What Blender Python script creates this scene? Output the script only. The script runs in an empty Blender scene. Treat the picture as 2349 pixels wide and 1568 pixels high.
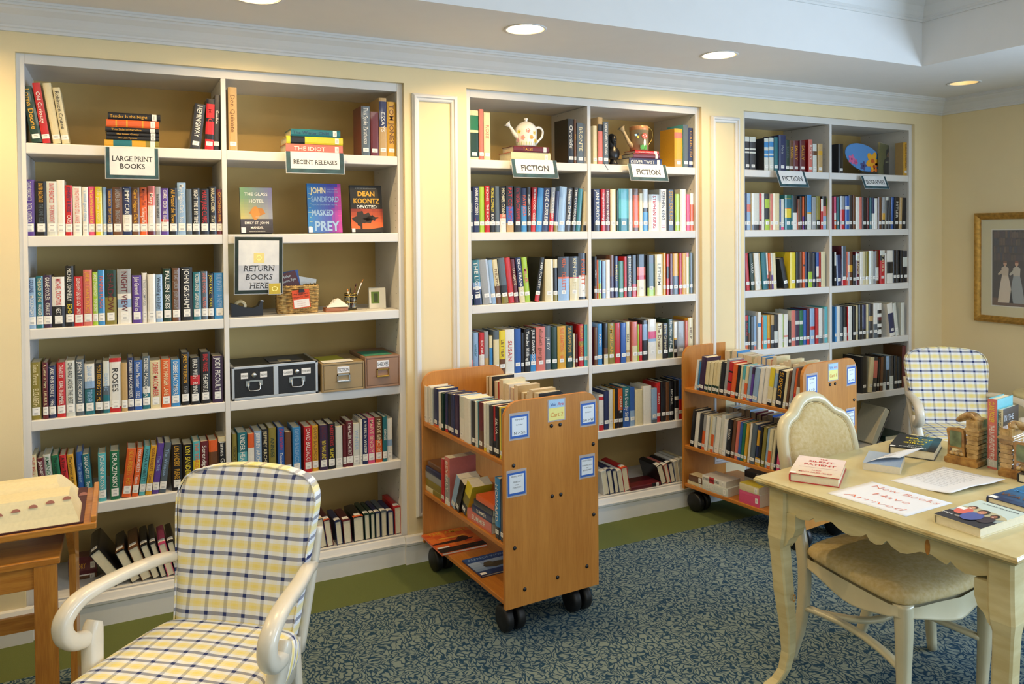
import bpy, math, random
from mathutils import Vector, Matrix
random.seed(7)
R = math.radians
SC = bpy.context.scene
COL = SC.collection

# ------------------------------------------------------------------ camera
W, H = 2349, 1568
F = 1801.32
CY = -217.4
YAW, PIT, ROL = R(26.5007), R(1.0374), R(-0.4911)
CPOS = Vector((0, -4.05, 1.786))
FW = Vector((math.sin(YAW)*math.cos(PIT), math.cos(YAW)*math.cos(PIT), -math.sin(PIT)))
r0 = Vector((math.cos(YAW), -math.sin(YAW), 0)); u0 = r0.cross(FW)
RT = math.cos(ROL)*r0 + math.sin(ROL)*u0
UP = -math.sin(ROL)*r0 + math.cos(ROL)*u0
cd = bpy.data.cameras.new('camera'); cam = bpy.data.objects.new('camera', cd); COL.objects.link(cam)
cd.sensor_fit = 'HORIZONTAL'; cd.sensor_width = 36; cd.lens = F/W*36
cd.shift_y = CY/W; cd.clip_start = .05
m3 = Matrix((RT, UP, -FW)).transposed()
cam.matrix_world = Matrix.Translation(CPOS) @ m3.to_4x4()
SC.camera = cam

# ------------------------------------------------------------------ light
SC.view_settings.view_transform = 'Standard'; SC.view_settings.look = 'None'
SC.view_settings.gamma = 1; SC.view_settings.use_curve_mapping = False
SC.view_settings.exposure = -0.14
wd = bpy.data.worlds.new('world'); SC.world = wd; wd.use_nodes = True
wd.node_tree.nodes['Background'].inputs[0].default_value = (.6, .75, 1, 1)
wd.node_tree.nodes['Background'].inputs[1].default_value = 1.0
def area(name, loc, rot, sx, sy, power, col):
    l = bpy.data.lights.new(name, 'AREA'); l.shape = 'RECTANGLE'; l.size = sx; l.size_y = sy
    l.energy = power; l.color = col
    o = bpy.data.objects.new(name, l); COL.objects.link(o); o.location = loc; o.rotation_euler = rot
    return o
WARM = (1, .70, .34); DAY = (.55, .75, 1); 
# daylight through the windows of the right hand wall and of the wall behind the camera
area('window_daylight', (5.74, -3.9, 1.45), (0, R(90), 0), 1.7, 2.6, 235, DAY)
area('window_daylight', (2.6, -6.42, 1.5), (R(90), 0, 0), 3.0, 1.7, 40, (.78, .88, 1))
# the four flush ceiling fixtures of the tray, off frame above the seating
for fx, fy in ((-.2, -2.6), (1.6, -2.9), (-.6, -4.6), (2.6, -4.6)):
    area('ceiling_fixture_light', (fx, fy, 3.16), (0, 0, 0), .55, .55, 13, (1, .90, .74))

# ------------------------------------------------------------------ pixel to world on a real surface
def ray(x, y): return FW + (x-W/2)/F*RT - (y-H/2-CY)/F*UP
def onY(x, y, Y=0):
    d = ray(x, y); return CPOS + d*((Y-CPOS.y)/d.y)
def onZ(x, y, Z=0):
    d = ray(x, y); return CPOS + d*((Z-CPOS.z)/d.z)
def onX(x, y, X=0):
    d = ray(x, y); return CPOS + d*((X-CPOS.x)/d.x)
def onP(x, y, O, n):
    d = ray(x, y); return CPOS + d*((O-CPOS).dot(n)/d.dot(n))

# ------------------------------------------------------------------ colour + materials
def lin(h, a=1.0):
    if not isinstance(h, str): return tuple(h)+(1,) if len(h) == 3 else h
    c = [int(h[i:i+2], 16)/255 for i in (0, 2, 4)]
    return tuple((v/12.92 if v <= .04045 else ((v+.055)/1.055)**2.4) for v in c)+(a,)
def nmat(name):
    m = bpy.data.materials.new(name); m.use_nodes = True
    nt = m.node_tree; b = nt.nodes['Principled BSDF']; return m, nt, b
def N(nt, t, **k):
    n = nt.nodes.new(t)
    for a, v in k.items():
        if a in n.inputs: n.inputs[a].default_value = v
        else: setattr(n, a, v)
    return n
def mat(name, col, rough=.5, metal=0, var=0, vscale=8, stretch=(1,1,1), bump=0, bscale=60, coat=0, spec=None, col2=None, emit=None):
    m, nt, b = nmat(name)
    b.inputs['Roughness'].default_value = rough; b.inputs['Metallic'].default_value = metal
    b.inputs['Coat Weight'].default_value = coat
    if spec is not None: b.inputs['Specular IOR Level'].default_value = spec
    c = lin(col); b.inputs['Base Color'].default_value = c
    if emit: b.inputs['Emission Color'].default_value = lin(emit[0]); b.inputs['Emission Strength'].default_value = emit[1]
    if var or bump or col2:
        tc = N(nt, 'ShaderNodeTexCoord'); mp = N(nt, 'ShaderNodeMapping'); mp.inputs['Scale'].default_value = stretch
        nt.links.new(tc.outputs['Object'], mp.inputs[0])
    if var or col2:
        no = N(nt, 'ShaderNodeTexNoise', Scale=vscale, Detail=6.0); nt.links.new(mp.outputs[0], no.inputs['Vector'])
        rp = N(nt, 'ShaderNodeValToRGB'); nt.links.new(no.outputs[0], rp.inputs[0])
        e = rp.color_ramp.elements; e[0].position = .32; e[1].position = .68
        if col2: e[0].color = lin(col2); e[1].color = c
        else:
            e[0].color = tuple(v*(1-var) for v in c[:3])+(1,); e[1].color = tuple(min(1, v*(1+var)) for v in c[:3])+(1,)
        nt.links.new(rp.outputs[0], b.inputs['Base Color'])
    if bump:
        n2 = N(nt, 'ShaderNodeTexNoise', Scale=bscale, Detail=4.0); nt.links.new(mp.outputs[0], n2.inputs['Vector'])
        bp = N(nt, 'ShaderNodeBump', Strength=bump, Distance=.003); nt.links.new(n2.outputs[0], bp.inputs['Height'])
        nt.links.new(bp.outputs[0], b.inputs['Normal'])
    return m
def attr_mat(name, rough, coat=0, var=.06):
    m, nt, b = nmat(name)
    a = N(nt, 'ShaderNodeVertexColor', layer_name='col')
    tc = N(nt, 'ShaderNodeTexCoord'); no = N(nt, 'ShaderNodeTexNoise', Scale=90.0, Detail=3.0)
    nt.links.new(tc.outputs['Object'], no.inputs['Vector'])
    mx = N(nt, 'ShaderNodeMix', data_type='RGBA', blend_type='MULTIPLY'); mx.inputs[0].default_value = var*3
    nt.links.new(a.outputs[0], mx.inputs[6]); nt.links.new(no.outputs[0], mx.inputs[7])
    nt.links.new(mx.outputs[2], b.inputs['Base Color'])
    b.inputs['Roughness'].default_value = rough; b.inputs['Coat Weight'].default_value = coat
    return m
MJ = attr_mat('printed_jacket', .32, .25)
MP = attr_mat('paper_pages', .9)
ML = attr_mat('paper_label', .6, 0, .02)
MI = attr_mat('lettering_ink', .6, 0, 0)
MWALL = mat('yellow_wall_paint', 'EAD8AC', .8, var=.02, vscale=3, bump=.06, bscale=220)
MCEIL = mat('ceiling_paint', 'E6E4E1', .9, var=.01)
MTRIM = mat('white_trim_paint', 'DEDDDA', .45, var=.015)
MCASE = mat('bookcase_white_paint', 'DCDAD6', .5, var=.02)
MBACK = mat('bookcase_back_paint', 'D2B474', .8, var=.03, vscale=5)
MCREAM = mat('cream_chair_paint', 'DFD6C3', .28, coat=.3, var=.04, vscale=14)
MTABLE = mat('antiqued_cream_paint', 'D6C998', .38, col2='C4B27C', vscale=7, stretch=(1,1,5), coat=.15)
MWORN = mat('worn_table_edge', 'CFC08C', .4, col2='A98F55', vscale=11, stretch=(1,1,3))
MKNOT = mat('paint_worn_to_wood', 'B5792E', .5, var=.3, vscale=40)
MMETAL = mat('polished_metal', 'D8D8D8', .18, 1)
MALU = mat('brushed_aluminium', 'C9CBCC', .38, .8)
MGOLD = mat('gilt_frame', 'B98E45', .35, .7, var=.25, vscale=40)
MBRASS = mat('bright_brass', 'D9B866', .2, 1)
MBLACK = mat('black_plastic', '17171A', .35)
MRUB = mat('black_rubber', '121214', .45)
MGREYB = mat('black_vinyl_case', '16181B', .45, bump=.2, bscale=400)
def wood(name, c1, c2, rough=.32, axis='Z', sc=22, coat=.25):
    m, nt, b = nmat(name)
    tc = N(nt, 'ShaderNodeTexCoord'); mp = N(nt, 'ShaderNodeMapping')
    s = {'X': (.06, 1, 1), 'Y': (1, .06, 1), 'Z': (1, 1, .06)}[axis]; mp.inputs['Scale'].default_value = s
    nt.links.new(tc.outputs['Object'], mp.inputs[0])
    n1 = N(nt, 'ShaderNodeTexNoise', Scale=float(sc), Detail=8.0, Distortion=1.2); n2 = N(nt, 'ShaderNodeTexNoise', Scale=sc*11.0, Detail=3.0)
    nt.links.new(mp.outputs[0], n1.inputs['Vector']); nt.links.new(mp.outputs[0], n2.inputs['Vector'])
    ad = N(nt, 'ShaderNodeMix', data_type='FLOAT'); ad.inputs[0].default_value = .45
    nt.links.new(n1.outputs[0], ad.inputs[2]); nt.links.new(n2.outputs[0], ad.inputs[3])
    rp = N(nt, 'ShaderNodeValToRGB'); e = rp.color_ramp.elements
    e[0].position = .36; e[1].position = .64; e[0].color = lin(c2); e[1].color = lin(c1)
    nt.links.new(ad.outputs[0], rp.inputs[0]); nt.links.new(rp.outputs[0], b.inputs['Base Color'])
    b.inputs['Roughness'].default_value = rough; b.inputs['Coat Weight'].default_value = coat
    return m
MCART = wood('oak_laminate_panel', 'C8873A', 'B5742C', .42, 'Z', 16, .1)
MCARTS = wood('oak_laminate_shelf', 'C57F31', 'B16B26', .4, 'Y', 16, .1)
MOAK = wood('varnished_oak', 'C98A35', 'A9681F', .3, 'X', 24, .35)
MOAKV = wood('varnished_oak_upright', 'C68632', 'A5641E', .32, 'Z', 24, .3)
def carpet():
    m, nt, b = nmat('leaf_carpet')
    tc = N(nt, 'ShaderNodeTexCoord'); L = nt.links.new
    wn = N(nt, 'ShaderNodeTexNoise', Scale=14.0, Detail=2.0); L(tc.outputs['Object'], wn.inputs['Vector'])
    sb = N(nt, 'ShaderNodeVectorMath', operation='SUBTRACT'); sb.inputs[1].default_value = (.5, .5, .5); L(wn.outputs['Color'], sb.inputs[0])
    sm = N(nt, 'ShaderNodeVectorMath', operation='SCALE'); sm.inputs['Scale'].default_value = .10; L(sb.outputs[0], sm.inputs[0])
    ad = N(nt, 'ShaderNodeVectorMath', operation='ADD'); L(tc.outputs['Object'], ad.inputs[0]); L(sm.outputs[0], ad.inputs[1])
    outs = []
    for rot, sc, st in ((35, 36, (1, .36, 1)), (-50, 40, (1, .38, 1)), (100, 44, (.42, 1, 1))):
        mp = N(nt, 'ShaderNodeMapping'); mp.inputs['Rotation'].default_value = (0, 0, R(rot)); mp.inputs['Scale'].default_value = st
        L(ad.outputs[0], mp.inputs[0])
        vo = N(nt, 'ShaderNodeTexVoronoi', feature='DISTANCE_TO_EDGE', Scale=sc*1.5); vo.voronoi_dimensions = '2D'; L(mp.outputs[0], vo.inputs['Vector'])
        rp = N(nt, 'ShaderNodeMapRange'); rp.inputs[1].default_value = .08; rp.inputs[2].default_value = .2; L(vo.outputs[0], rp.inputs[0])
        outs.append(rp.outputs[0])
    sel = N(nt, 'ShaderNodeTexVoronoi', Scale=13.0); sel.voronoi_dimensions = '2D'; L(ad.outputs[0], sel.inputs['Vector'])
    sp = N(nt, 'ShaderNodeSeparateColor'); L(sel.outputs['Color'], sp.inputs[0])
    def mixf(f, a, c):
        x = N(nt, 'ShaderNodeMix', data_type='FLOAT'); L(f, x.inputs[0]); L(a, x.inputs[2]); L(c, x.inputs[3]); return x.outputs[0]
    def gt(v, t):
        x = N(nt, 'ShaderNodeMath', operation='GREATER_THAN'); L(v, x.inputs[0]); x.inputs[1].default_value = t; return x.outputs[0]
    f = mixf(gt(sp.outputs[0], .36), outs[0], outs[1]); f = mixf(gt(sp.outputs[1], .62), f, outs[2])
    # fine pile speckle
    pn = N(nt, 'ShaderNodeTexNoise', Scale=420.0, Detail=2.0); L(tc.outputs['Object'], pn.inputs['Vector'])
    c1 = N(nt, 'ShaderNodeMix', data_type='RGBA'); c1.inputs[6].default_value = lin('26465F'); c1.inputs[7].default_value = lin('84938E'); L(f, c1.inputs[0])
    # plain green border round the walls
    sx = N(nt, 'ShaderNodeSeparateXYZ'); L(tc.outputs['Object'], sx.inputs[0])
    bd = N(nt, 'ShaderNodeMath', operation='MAXIMUM'); L(gt(sx.outputs[1], -.34), bd.inputs[0]); L(gt(sx.outputs[0], 5.48), bd.inputs[1])
    c2 = N(nt, 'ShaderNodeMix', data_type='RGBA'); c2.inputs[7].default_value = lin('6C7746'); L(c1.outputs[2], c2.inputs[6]); L(bd.outputs[0], c2.inputs[0])
    c3 = N(nt, 'ShaderNodeMix', data_type='RGBA', blend_type='MULTIPLY'); c3.inputs[0].default_value = .45; L(c2.outputs[2], c3.inputs[6]); L(pn.outputs[0], c3.inputs[7])
    L(c3.outputs[2], b.inputs['Base Color']); b.inputs['Roughness'].default_value = .95; b.inputs['Specular IOR Level'].default_value = .1
    bp = N(nt, 'ShaderNodeBump', Strength=.5, Distance=.004); L(pn.outputs[0], bp.inputs['Height']); L(bp.outputs[0], b.inputs['Normal'])
    return m
MCARPET = carpet()
def plaid(name, vaxis):
    m, nt, b = nmat(name); L = nt.links.new
    tc = N(nt, 'ShaderNodeTexCoord'); s = N(nt, 'ShaderNodeSeparateXYZ'); L(tc.outputs['Object'], s.inputs[0])
    def M_(op, a, c=None, c2=None):
        x = N(nt, 'ShaderNodeMath', operation=op)
        for i, v in enumerate((a, c, c2)):
            if v is None: continue
            if isinstance(v, (int, float)): x.inputs[i].default_value = v
            else: L(v, x.inputs[i])
        return x.outputs[0]
    u = s.outputs[0]; v = s.outputs[2] if vaxis == 'Z' else M_('SUBTRACT', s.outputs[1], s.outputs[2])
    def axis(c, per, off):
        t = M_('FRACT', M_('ADD', M_('DIVIDE', c, per), off))
        d = M_('ABSOLUTE', M_('SUBTRACT', t, .5))      # .5 at the stripe, 0 between stripes
        navy = M_('GREATER_THAN', d, .405)
        y = M_('MULTIPLY', M_('LESS_THAN', d, .20), .78)
        y2 = M_('MULTIPLY', M_('LESS_THAN', d, .07), .22)
        return navy, M_('ADD', y, y2)
    nu, yu = axis(u, .0690, .5+10); nv, yv = axis(v, .0640, .3+10)
    yy = M_('ADD', M_('MULTIPLY', yu, .20), M_('MULTIPLY', yv, .62))
    nn = M_('ADD', M_('MULTIPLY', nu, .40), M_('MULTIPLY', nv, .64)); nn = M_('MINIMUM', nn, 1)
    c1 = N(nt, 'ShaderNodeMix', data_type='RGBA'); c1.inputs[6].default_value = lin('F1F3F6'); c1.inputs[7].default_value = lin('F6DE55'); L(yy, c1.inputs[0])
    c2 = N(nt, 'ShaderNodeMix', data_type='RGBA'); c2.inputs[7].default_value = lin('26346A'); L(c1.outputs[2], c2.inputs[6]); L(nn, c2.inputs[0])
    no = N(nt, 'ShaderNodeTexNoise', Scale=700.0, Detail=2.0); L(tc.outputs['Object'], no.inputs['Vector'])
    c3 = N(nt, 'ShaderNodeMix', data_type='RGBA', blend_type='MULTIPLY'); c3.inputs[0].default_value = .12; L(c2.outputs[2], c3.inputs[6]); L(no.outputs[0], c3.inputs[7])
    L(c3.outputs[2], b.inputs['Base Color']); b.inputs['Roughness'].default_value = .85
    bp = N(nt, 'ShaderNodeBump', Strength=.15, Distance=.002); L(no.outputs[0], bp.inputs['Height']); L(bp.outputs[0], b.inputs['Normal'])
    return m
MPB = plaid('plaid_cloth_back', 'Z'); MPS = plaid('plaid_cloth_seat', 'Y')
MFAB = mat('beige_damask', 'CDBB8E', .8, col2='BFA76E', vscale=70, bump=.35, bscale=160)

# ------------------------------------------------------------------ mesh builder
class MB:
    def __init__(s): s.v = []; s.f = []; s.c = []; s.sm = []; s.X = Matrix.Identity(4)
    def add(s, vs, fs, col=None, smooth=False):
        o = len(s.v); s.v += [s.X @ Vector(p) for p in vs]
        for i, f in enumerate(fs):
            s.f.append([o+k for k in f]); s.c.append(col[i] if isinstance(col, list) else col); s.sm.append(smooth)
    def box(s, x0, x1, y0, y1, z0, z1, col=None):
        s.add([(x0,y0,z0),(x1,y0,z0),(x1,y1,z0),(x0,y1,z0),(x0,y0,z1),(x1,y0,z1),(x1,y1,z1),(x0,y1,z1)],
              [(0,3,2,1),(4,5,6,7),(0,1,5,4),(1,2,6,5),(2,3,7,6),(3,0,4,7)], col); return s
    def prism(s, pts, axis, a, b, col=None, smooth=False):
        # pts: 2D polygon, extruded along axis from a to b.  axis 'y': pts are (x,z); 'z': (x,y); 'x': (y,z)
        def P(p, t): return {'y': (p[0], t, p[1]), 'z': (p[0], p[1], t), 'x': (t, p[0], p[1])}[axis]
        n = len(pts); ar = sum(pts[i][0]*pts[(i+1) % n][1]-pts[(i+1) % n][0]*pts[i][1] for i in range(n))
        if (ar < 0) != (axis == 'y'): pts = pts[::-1]
        vs = [P(p, a) for p in pts]+[P(p, b) for p in pts]
        if axis == 'y': pass
        side = [(i, (i+1) % n, n+(i+1) % n, n+i) for i in range(n)]
        if b < a: side = [f[::-1] for f in side]
        s.add(vs, side, col, smooth)
        caps = [tuple(range(n))[::-1], tuple(range(n, 2*n))]
        if b < a: caps = [c[::-1] for c in caps]
        s.add(vs, caps, col); return s
    def rings(s, rs, col=None, cap=True, closed=True, smooth=True):
        n = len(rs[0]); vs = [p for r in rs for p in r]; fs = []
        for k in range(len(rs)-1):
            for i in range(n if closed else n-1):
                j = (i+1) % n; fs.append((k*n+i, k*n+j, (k+1)*n+j, (k+1)*n+i))
        if cap and closed: fs += [tuple(range(n))[::-1], tuple(range((len(rs)-1)*n, len(rs)*n))]
        s.add(vs, fs, col, smooth); return s
    def lathe(s, prof, cx=0, cy=0, n=24, col=None, smooth=True):
        s.rings([[(cx+r*math.cos(2*math.pi*i/n), cy+r*math.sin(2*math.pi*i/n), z) for i in range(n)] for r, z in prof], col, prof[0][0] < .013, True, smooth); return s
    def sweep(s, path, wid, hei, n=12, sq=2.0, up=(0, 0, 1), col=None, sub=6, side=None):
        # superellipse section carried along a smoothed path
        P = [Vector(p) for p in path]
        def cr(a, b, c, d, t): return .5*((2*b)+(-a+c)*t+(2*a-5*b+4*c-d)*t*t+(-a+3*b-3*c+d)*t**3)
        pts = []; ws = []; hs = []
        L = len(P); wid = wid if isinstance(wid, (list, tuple)) else [wid]*L; hei = hei if isinstance(hei, (list, tuple)) else [hei]*L
        for i in range(L-1):
            a, b, c, d = P[max(0, i-1)], P[i], P[i+1], P[min(L-1, i+2)]
            for k in range(sub):
                t = k/sub; pts.append(cr(a, b, c, d, t)); ws.append(wid[i]*(1-t)+wid[i+1]*t); hs.append(hei[i]*(1-t)+hei[i+1]*t)
        pts.append(P[-1]); ws.append(wid[-1]); hs.append(hei[-1])
        rs = []; up = Vector(up)
        for i, p in enumerate(pts):
            t = (pts[min(i+1, len(pts)-1)]-pts[max(i-1, 0)]).normalized()
            if side is not None: sd = Vector(side); sd = (sd-t*sd.dot(t)).normalized()
            else: sd = t.cross(up); sd = sd.normalized() if sd.length > 1e-4 else Vector((1, 0, 0))
            u = sd.cross(t).normalized()
            r = []
            for k in range(n):
                a = 2*math.pi*(k+.5)/n; ca, sa = math.cos(a), math.sin(a)
                ex = math.copysign(abs(ca)**(2/sq), ca); ey = math.copysign(abs(sa)**(2/sq), sa)
                r.append(tuple(p+sd*ex*ws[i]/2+u*ey*hs[i]/2))
            rs.append(r)
        s.rings(rs, col); return s
    def inflate(s, outline, levels, fn=lambda x, y, z: (x, y, z), col=None):
        # outline: (x,z); levels: (y, shrink in metres toward the middle, scale)
        cx = sum(p[0] for p in outline)/len(outline); cz = sum(p[1] for p in outline)/len(outline)
        rs = []
        for y, sc in levels: rs.append([fn(cx+(p[0]-cx)*sc, y, cz+(p[1]-cz)*sc) for p in outline])
        s.rings(rs, col); return s
    def merge(s, o, M):
        k = len(s.v); s.v += [M @ p for p in o.v]; s.f += [[k+i for i in f] for f in o.f]; s.c += o.c; s.sm += o.sm
    def obj(s, name, material, parent=None, bevel=0, sub=0, auto=True):
        me = bpy.data.meshes.new(name); me.from_pydata([tuple(p) for p in s.v], [], s.f); me.validate(); me.materials.append(material)
        if any(c is not None for c in s.c):
            at = me.color_attributes.new('col', 'FLOAT_COLOR', 'CORNER'); buf = []
            for f, c in zip(s.f, s.c): buf += list(lin(c or 'FFFFFF'))*len(f)
            if len(buf) == 4*len(me.loops): at.data.foreach_set('color', buf)
        if len(me.polygons) == len(s.sm): me.polygons.foreach_set('use_smooth', s.sm)
        me.update()
        o = bpy.data.objects.new(name, me); COL.objects.link(o)
        if parent: o.parent = parent
        if bevel:
            b = o.modifiers.new('bevel', 'BEVEL'); b.width = bevel; b.segments = 2; b.limit_method = 'ANGLE'; b.angle_limit = R(40)
        if sub:
            b = o.modifiers.new('sub', 'SUBSURF'); b.levels = sub; b.render_levels = sub
        return o
def box(*a, col=None): return MB().box(*a, col=col)
def thing(name, label, cat, M=None, group=None, loc=None):
    o = bpy.data.objects.new(name, None); COL.objects.link(o); o.empty_display_size = .05
    o['label'] = label; o['category'] = cat
    if group: o['group'] = group
    if M is not None: o.matrix_world = M
    if loc is not None: o.location = loc
    return o
def tag(o, label, cat, group=None):
    o['label'] = label; o['category'] = cat
    if group: o['group'] = group
    return o
def struct(o): o['kind'] = 'structure'; return o
def frame(O, X, Y):
    X = Vector(X).normalized(); Y = Vector(Y).normalized(); Z = X.cross(Y)
    m = Matrix((X, Y, Z)).transposed().to_4x4(); m.translation = Vector(O); return m
def rrect(x0, x1, z0, z1, r, n=6, corners=(1, 1, 1, 1)):
    pts = []
    for k, (cx, cz, a) in enumerate(((x1-r, z0+r, -90), (x1-r, z1-r, 0), (x0+r, z1-r, 90), (x0+r, z0+r, 180))):
        if corners[k]: pts += [(cx+r*math.cos(R(a+90*i/n)), cz+r*math.sin(R(a+90*i/n))) for i in range(n+1)]
        else: pts.append(((x1, z0), (x1, z1), (x0, z1), (x0, z0))[k])
    return pts

# ------------------------------------------------------------------ lettering from the built in font
GL = {}
def glyph(ch, off=0.0):
    if (ch, off) in GL: return GL[(ch, off)]
    def build(t):
        c = bpy.data.curves.new('t', 'FONT'); c.body = t; c.resolution_u = 2; c.offset = off
        o = bpy.data.objects.new('t', c); COL.objects.link(o)
        dg = bpy.context.evaluated_depsgraph_get(); me = bpy.data.meshes.new_from_object(o.evaluated_get(dg))
        vs = [tuple(v.co) for v in me.vertices]; fs = [tuple(p.vertices) for p in me.polygons]
        bpy.data.objects.remove(o); bpy.data.curves.remove(c); bpy.data.meshes.remove(me); return vs, fs
    vs, fs = build(ch) if ch != ' ' else ([], [])
    a = max(v[0] for v in build('H'+ch+'H')[0])-max(v[0] for v in build('HH')[0])
    GL[(ch, off)] = (vs, fs, a); return GL[(ch, off)]
def textw(t, off=0.0): return sum(glyph(c, off)[2] for c in t)
def text(mb, t, O, X, Y, size, col, width=None, center=True, off=0.0, squash=1.0, italic=0, serif=False):
    # flat lettering at O, running along X with letter tops toward Y; size = cap height
    X = Vector(X).normalized(); Y = Vector(Y).normalized(); O = Vector(O); sz = size/.69
    tw = textw(t, off)*sz; sx = squash
    if width: sx = min(squash, width/max(tw, 1e-6))
    x = -tw*sx/2 if center else 0
    n = X.cross(Y)
    for c in t:
        vs, fs, a = glyph(c, off)
        if vs: mb.add([tuple(O+X*(x+(v[0]+v[1]*italic)*sz*sx)+Y*v[1]*sz) for v in vs], fs, col)
        if serif and vs and c.isalpha():
            # little foot and head strokes for a roman face
            lo = min(v[1] for v in vs); hi = max(v[1] for v in vs); sw = .055
            for yy in (lo, hi):
                xs = sorted(v[0] for v in vs if abs(v[1]-yy) < .012)
                if not xs: continue
                cl = [[xs[0], xs[0]]]
                for q in xs[1:]:
                    if q-cl[-1][1] > .16: cl.append([q, q])
                    else: cl[-1][1] = q
                if max(k[1]-k[0] for k in cl) > .2 or c in 'OCGSQJU0': 
                    if c in 'OCGSQ0': continue
                for k0, k1 in cl:
                    if k1-k0 > .3: continue
                    p = [(k0-sw, yy-.012), (k1+sw, yy-.012), (k1+sw, yy+.022), (k0-sw, yy+.022)]
                    mb.add([tuple(O+X*(x+q[0]*sz*sx)+Y*q[1]*sz+n*.00005) for q in p], [(0, 1, 2, 3)], col)
        x += a*sz*sx
# ------------------------------------------------------------------ room shell
XR, XL, YF, YB = 5.826, -3.0, -6.5, 0.0
ZS, ZT = 2.80, 3.22                       # soffit and tray ceiling heights
TX0, TX1, TY0, TY1 = -1.6, 4.485, -5.4, -.80
struct(box(XL-.3, XR+.3, YF-.3, .7, -.1, 0).obj('floor', MCARPET))
CASES = [(-.400, 1.378, .461, 'A'), (1.743, 3.412, 2.562, 'B'), (3.773, 5.503, 4.622, 'C')]
ZTOP = 2.597; ZB = .150
w = MB(); yb = .60
edges = [XL-.2]+[e for c in CASES for e in c[:2]]+[XR+.2]
for i in range(0, len(edges), 2): w.box(edges[i], edges[i+1], 0, yb, 0, 3.0)
for c in CASES: w.box(c[0], c[1], 0, yb, ZTOP, 3.0); w.box(c[0], c[1], 0, yb, 0, .02)
struct(w.obj('wall_back', MWALL))
struct(box(XL-.2, XR+.2, yb, yb+.1, 0, 3.0).obj('wall_back_outer', MWALL))
w = MB(); wy0, wy1, wz0, wz1 = -5.0, -2.85, .75, 2.2
w.box(XR, XR+.2, wy1, .6, 0, 3.3); w.box(XR, XR+.2, YF-.2, wy0, 0, 3.3); w.box(XR, XR+.2, wy0, wy1, 0, wz0); w.box(XR, XR+.2, wy0, wy1, wz1, 3.3)
struct(w.obj('wall_right', MWALL))
f = MB()
for a, b_, c, d in ((wy0, wy1, wz0, wz0+.06), (wy0, wy1, wz1-.06, wz1), (wy0, wy0+.06, wz0, wz1), (wy1-.06, wy1, wz0, wz1), ((wy0+wy1)/2-.03, (wy0+wy1)/2+.03, wz0, wz1)):
    f.box(XR-.02, XR+.1, a, b_, c, d)
struct(f.obj('window_1', MTRIM))
struct(box(XL-.2, XL, YF-.2, .6, 0, 3.3).obj('wall_left', MWALL))
w = MB(); w.box(XL-.2, 1.0, YF-.2, YF, 0, 3.3); w.box(4.2, XR+.2, YF-.2, YF, 0, 3.3); w.box(1.0, 4.2, YF-.2, YF, 0, .6); w.box(1.0, 4.2, YF-.2, YF, 2.4, 3.3)
struct(w.obj('wall_front', MWALL))
f = MB()
for a, b_, c, d in ((1.0, 4.2, .6, .66), (1.0, 4.2, 2.34, 2.4), (1.0, 1.06, .6, 2.4), (4.14, 4.2, .6, 2.4), (2.57, 2.63, .6, 2.4)): f.box(a, b_, YF-.1, YF+.02, c, d)
struct(f.obj('window_2', MTRIM))
# soffit, tray faces, tray ceiling; holes are cut for the recessed lamps
CANS = [(1.822, -.565), (3.105, -.52), (5.262, -.555), (.54, -.56), (-.76, -.56), (5.15, -2.2), (5.15, -3.9), (-2.3, -2.2)]
CR = .092
def plate_with_holes(x0, x1, y0, y1, z, holes, mb):
    # rectangle split into columns, each hole framed by a ring of quads
    xs = sorted(h[0] for h in holes); cuts = [x0]+[(a+b)/2 for a, b in zip(xs, xs[1:])]+[x1]
    n = 24
    for k, hx in enumerate(xs):
        h = [q for q in holes if q[0] == hx][0]; a, b = cuts[k], cuts[k+1]
        ring = [(h[0]+CR*math.cos(2*math.pi*i/n), h[1]+CR*math.sin(2*math.pi*i/n), z) for i in range(n)]
        sq = []
        for i in range(n):
            t = 2*math.pi*i/n; c_, s_ = math.cos(t), math.sin(t); m = max(abs(c_), abs(s_)); q = .16/m
            sq.append((h[0]+c_*q, h[1]+s_*q, z))
        mb.rings([ring, sq], cap=False, smooth=False)
        for r in ((a, h[0]-.16, y0, y1), (h[0]+.16, b, y0, y1), (h[0]-.16, h[0]+.16, y0, h[1]-.16), (h[0]-.16, h[0]+.16, h[1]+.16, y1)):
            mb.add([(r[0], r[2], z), (r[0], r[3], z), (r[1], r[3], z), (r[1], r[2], z)], [(0, 1, 2, 3)])
c = MB()
plate_with_holes(XL-.1, XR+.1, TY1, .1, ZS, [q for q in CANS if q[1] > -1], c)
plate_with_holes(XL-.1, TX0, -3.2, TY1, ZS, [CANS[7]], c)
plate_with_holes(TX1, XR+.1, -3.05, TY1, ZS, [CANS[5]], c); plate_with_holes(TX1, XR+.1, TY0, -3.05, ZS, [CANS[6]], c)
c.add([(XL-.1, TY0, ZS), (XL-.1, -3.2, ZS), (TX0, -3.2, ZS), (TX0, TY0, ZS)], [(0, 1, 2, 3)])
c.add([(XL-.1, YF-.1, ZS), (XL-.1, TY0, ZS), (XR+.1, TY0, ZS), (XR+.1, YF-.1, ZS)], [(0, 1, 2, 3)])
for p, q in (((TX0, TY1), (TX1, TY1)), ((TX1, TY1), (TX1, TY0)), ((TX1, TY0), (TX0, TY0)), ((TX0, TY0), (TX0, TY1))):
    c.add([(*p, ZS), (*q, ZS), (*q, ZT), (*p, ZT)], [(0, 3, 2, 1)])
c.add([(TX0, TY0, ZT), (TX0, TY1, ZT), (TX1, TY1, ZT), (TX1, TY0, ZT)], [(0, 1, 2, 3)])
c.add([(XL-.2, YF-.2, 3.5), (XR+.2, YF-.2, 3.5), (XR+.2, .7, 3.5), (XL-.2, .7, 3.5)], [(0, 1, 2, 3)])
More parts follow.
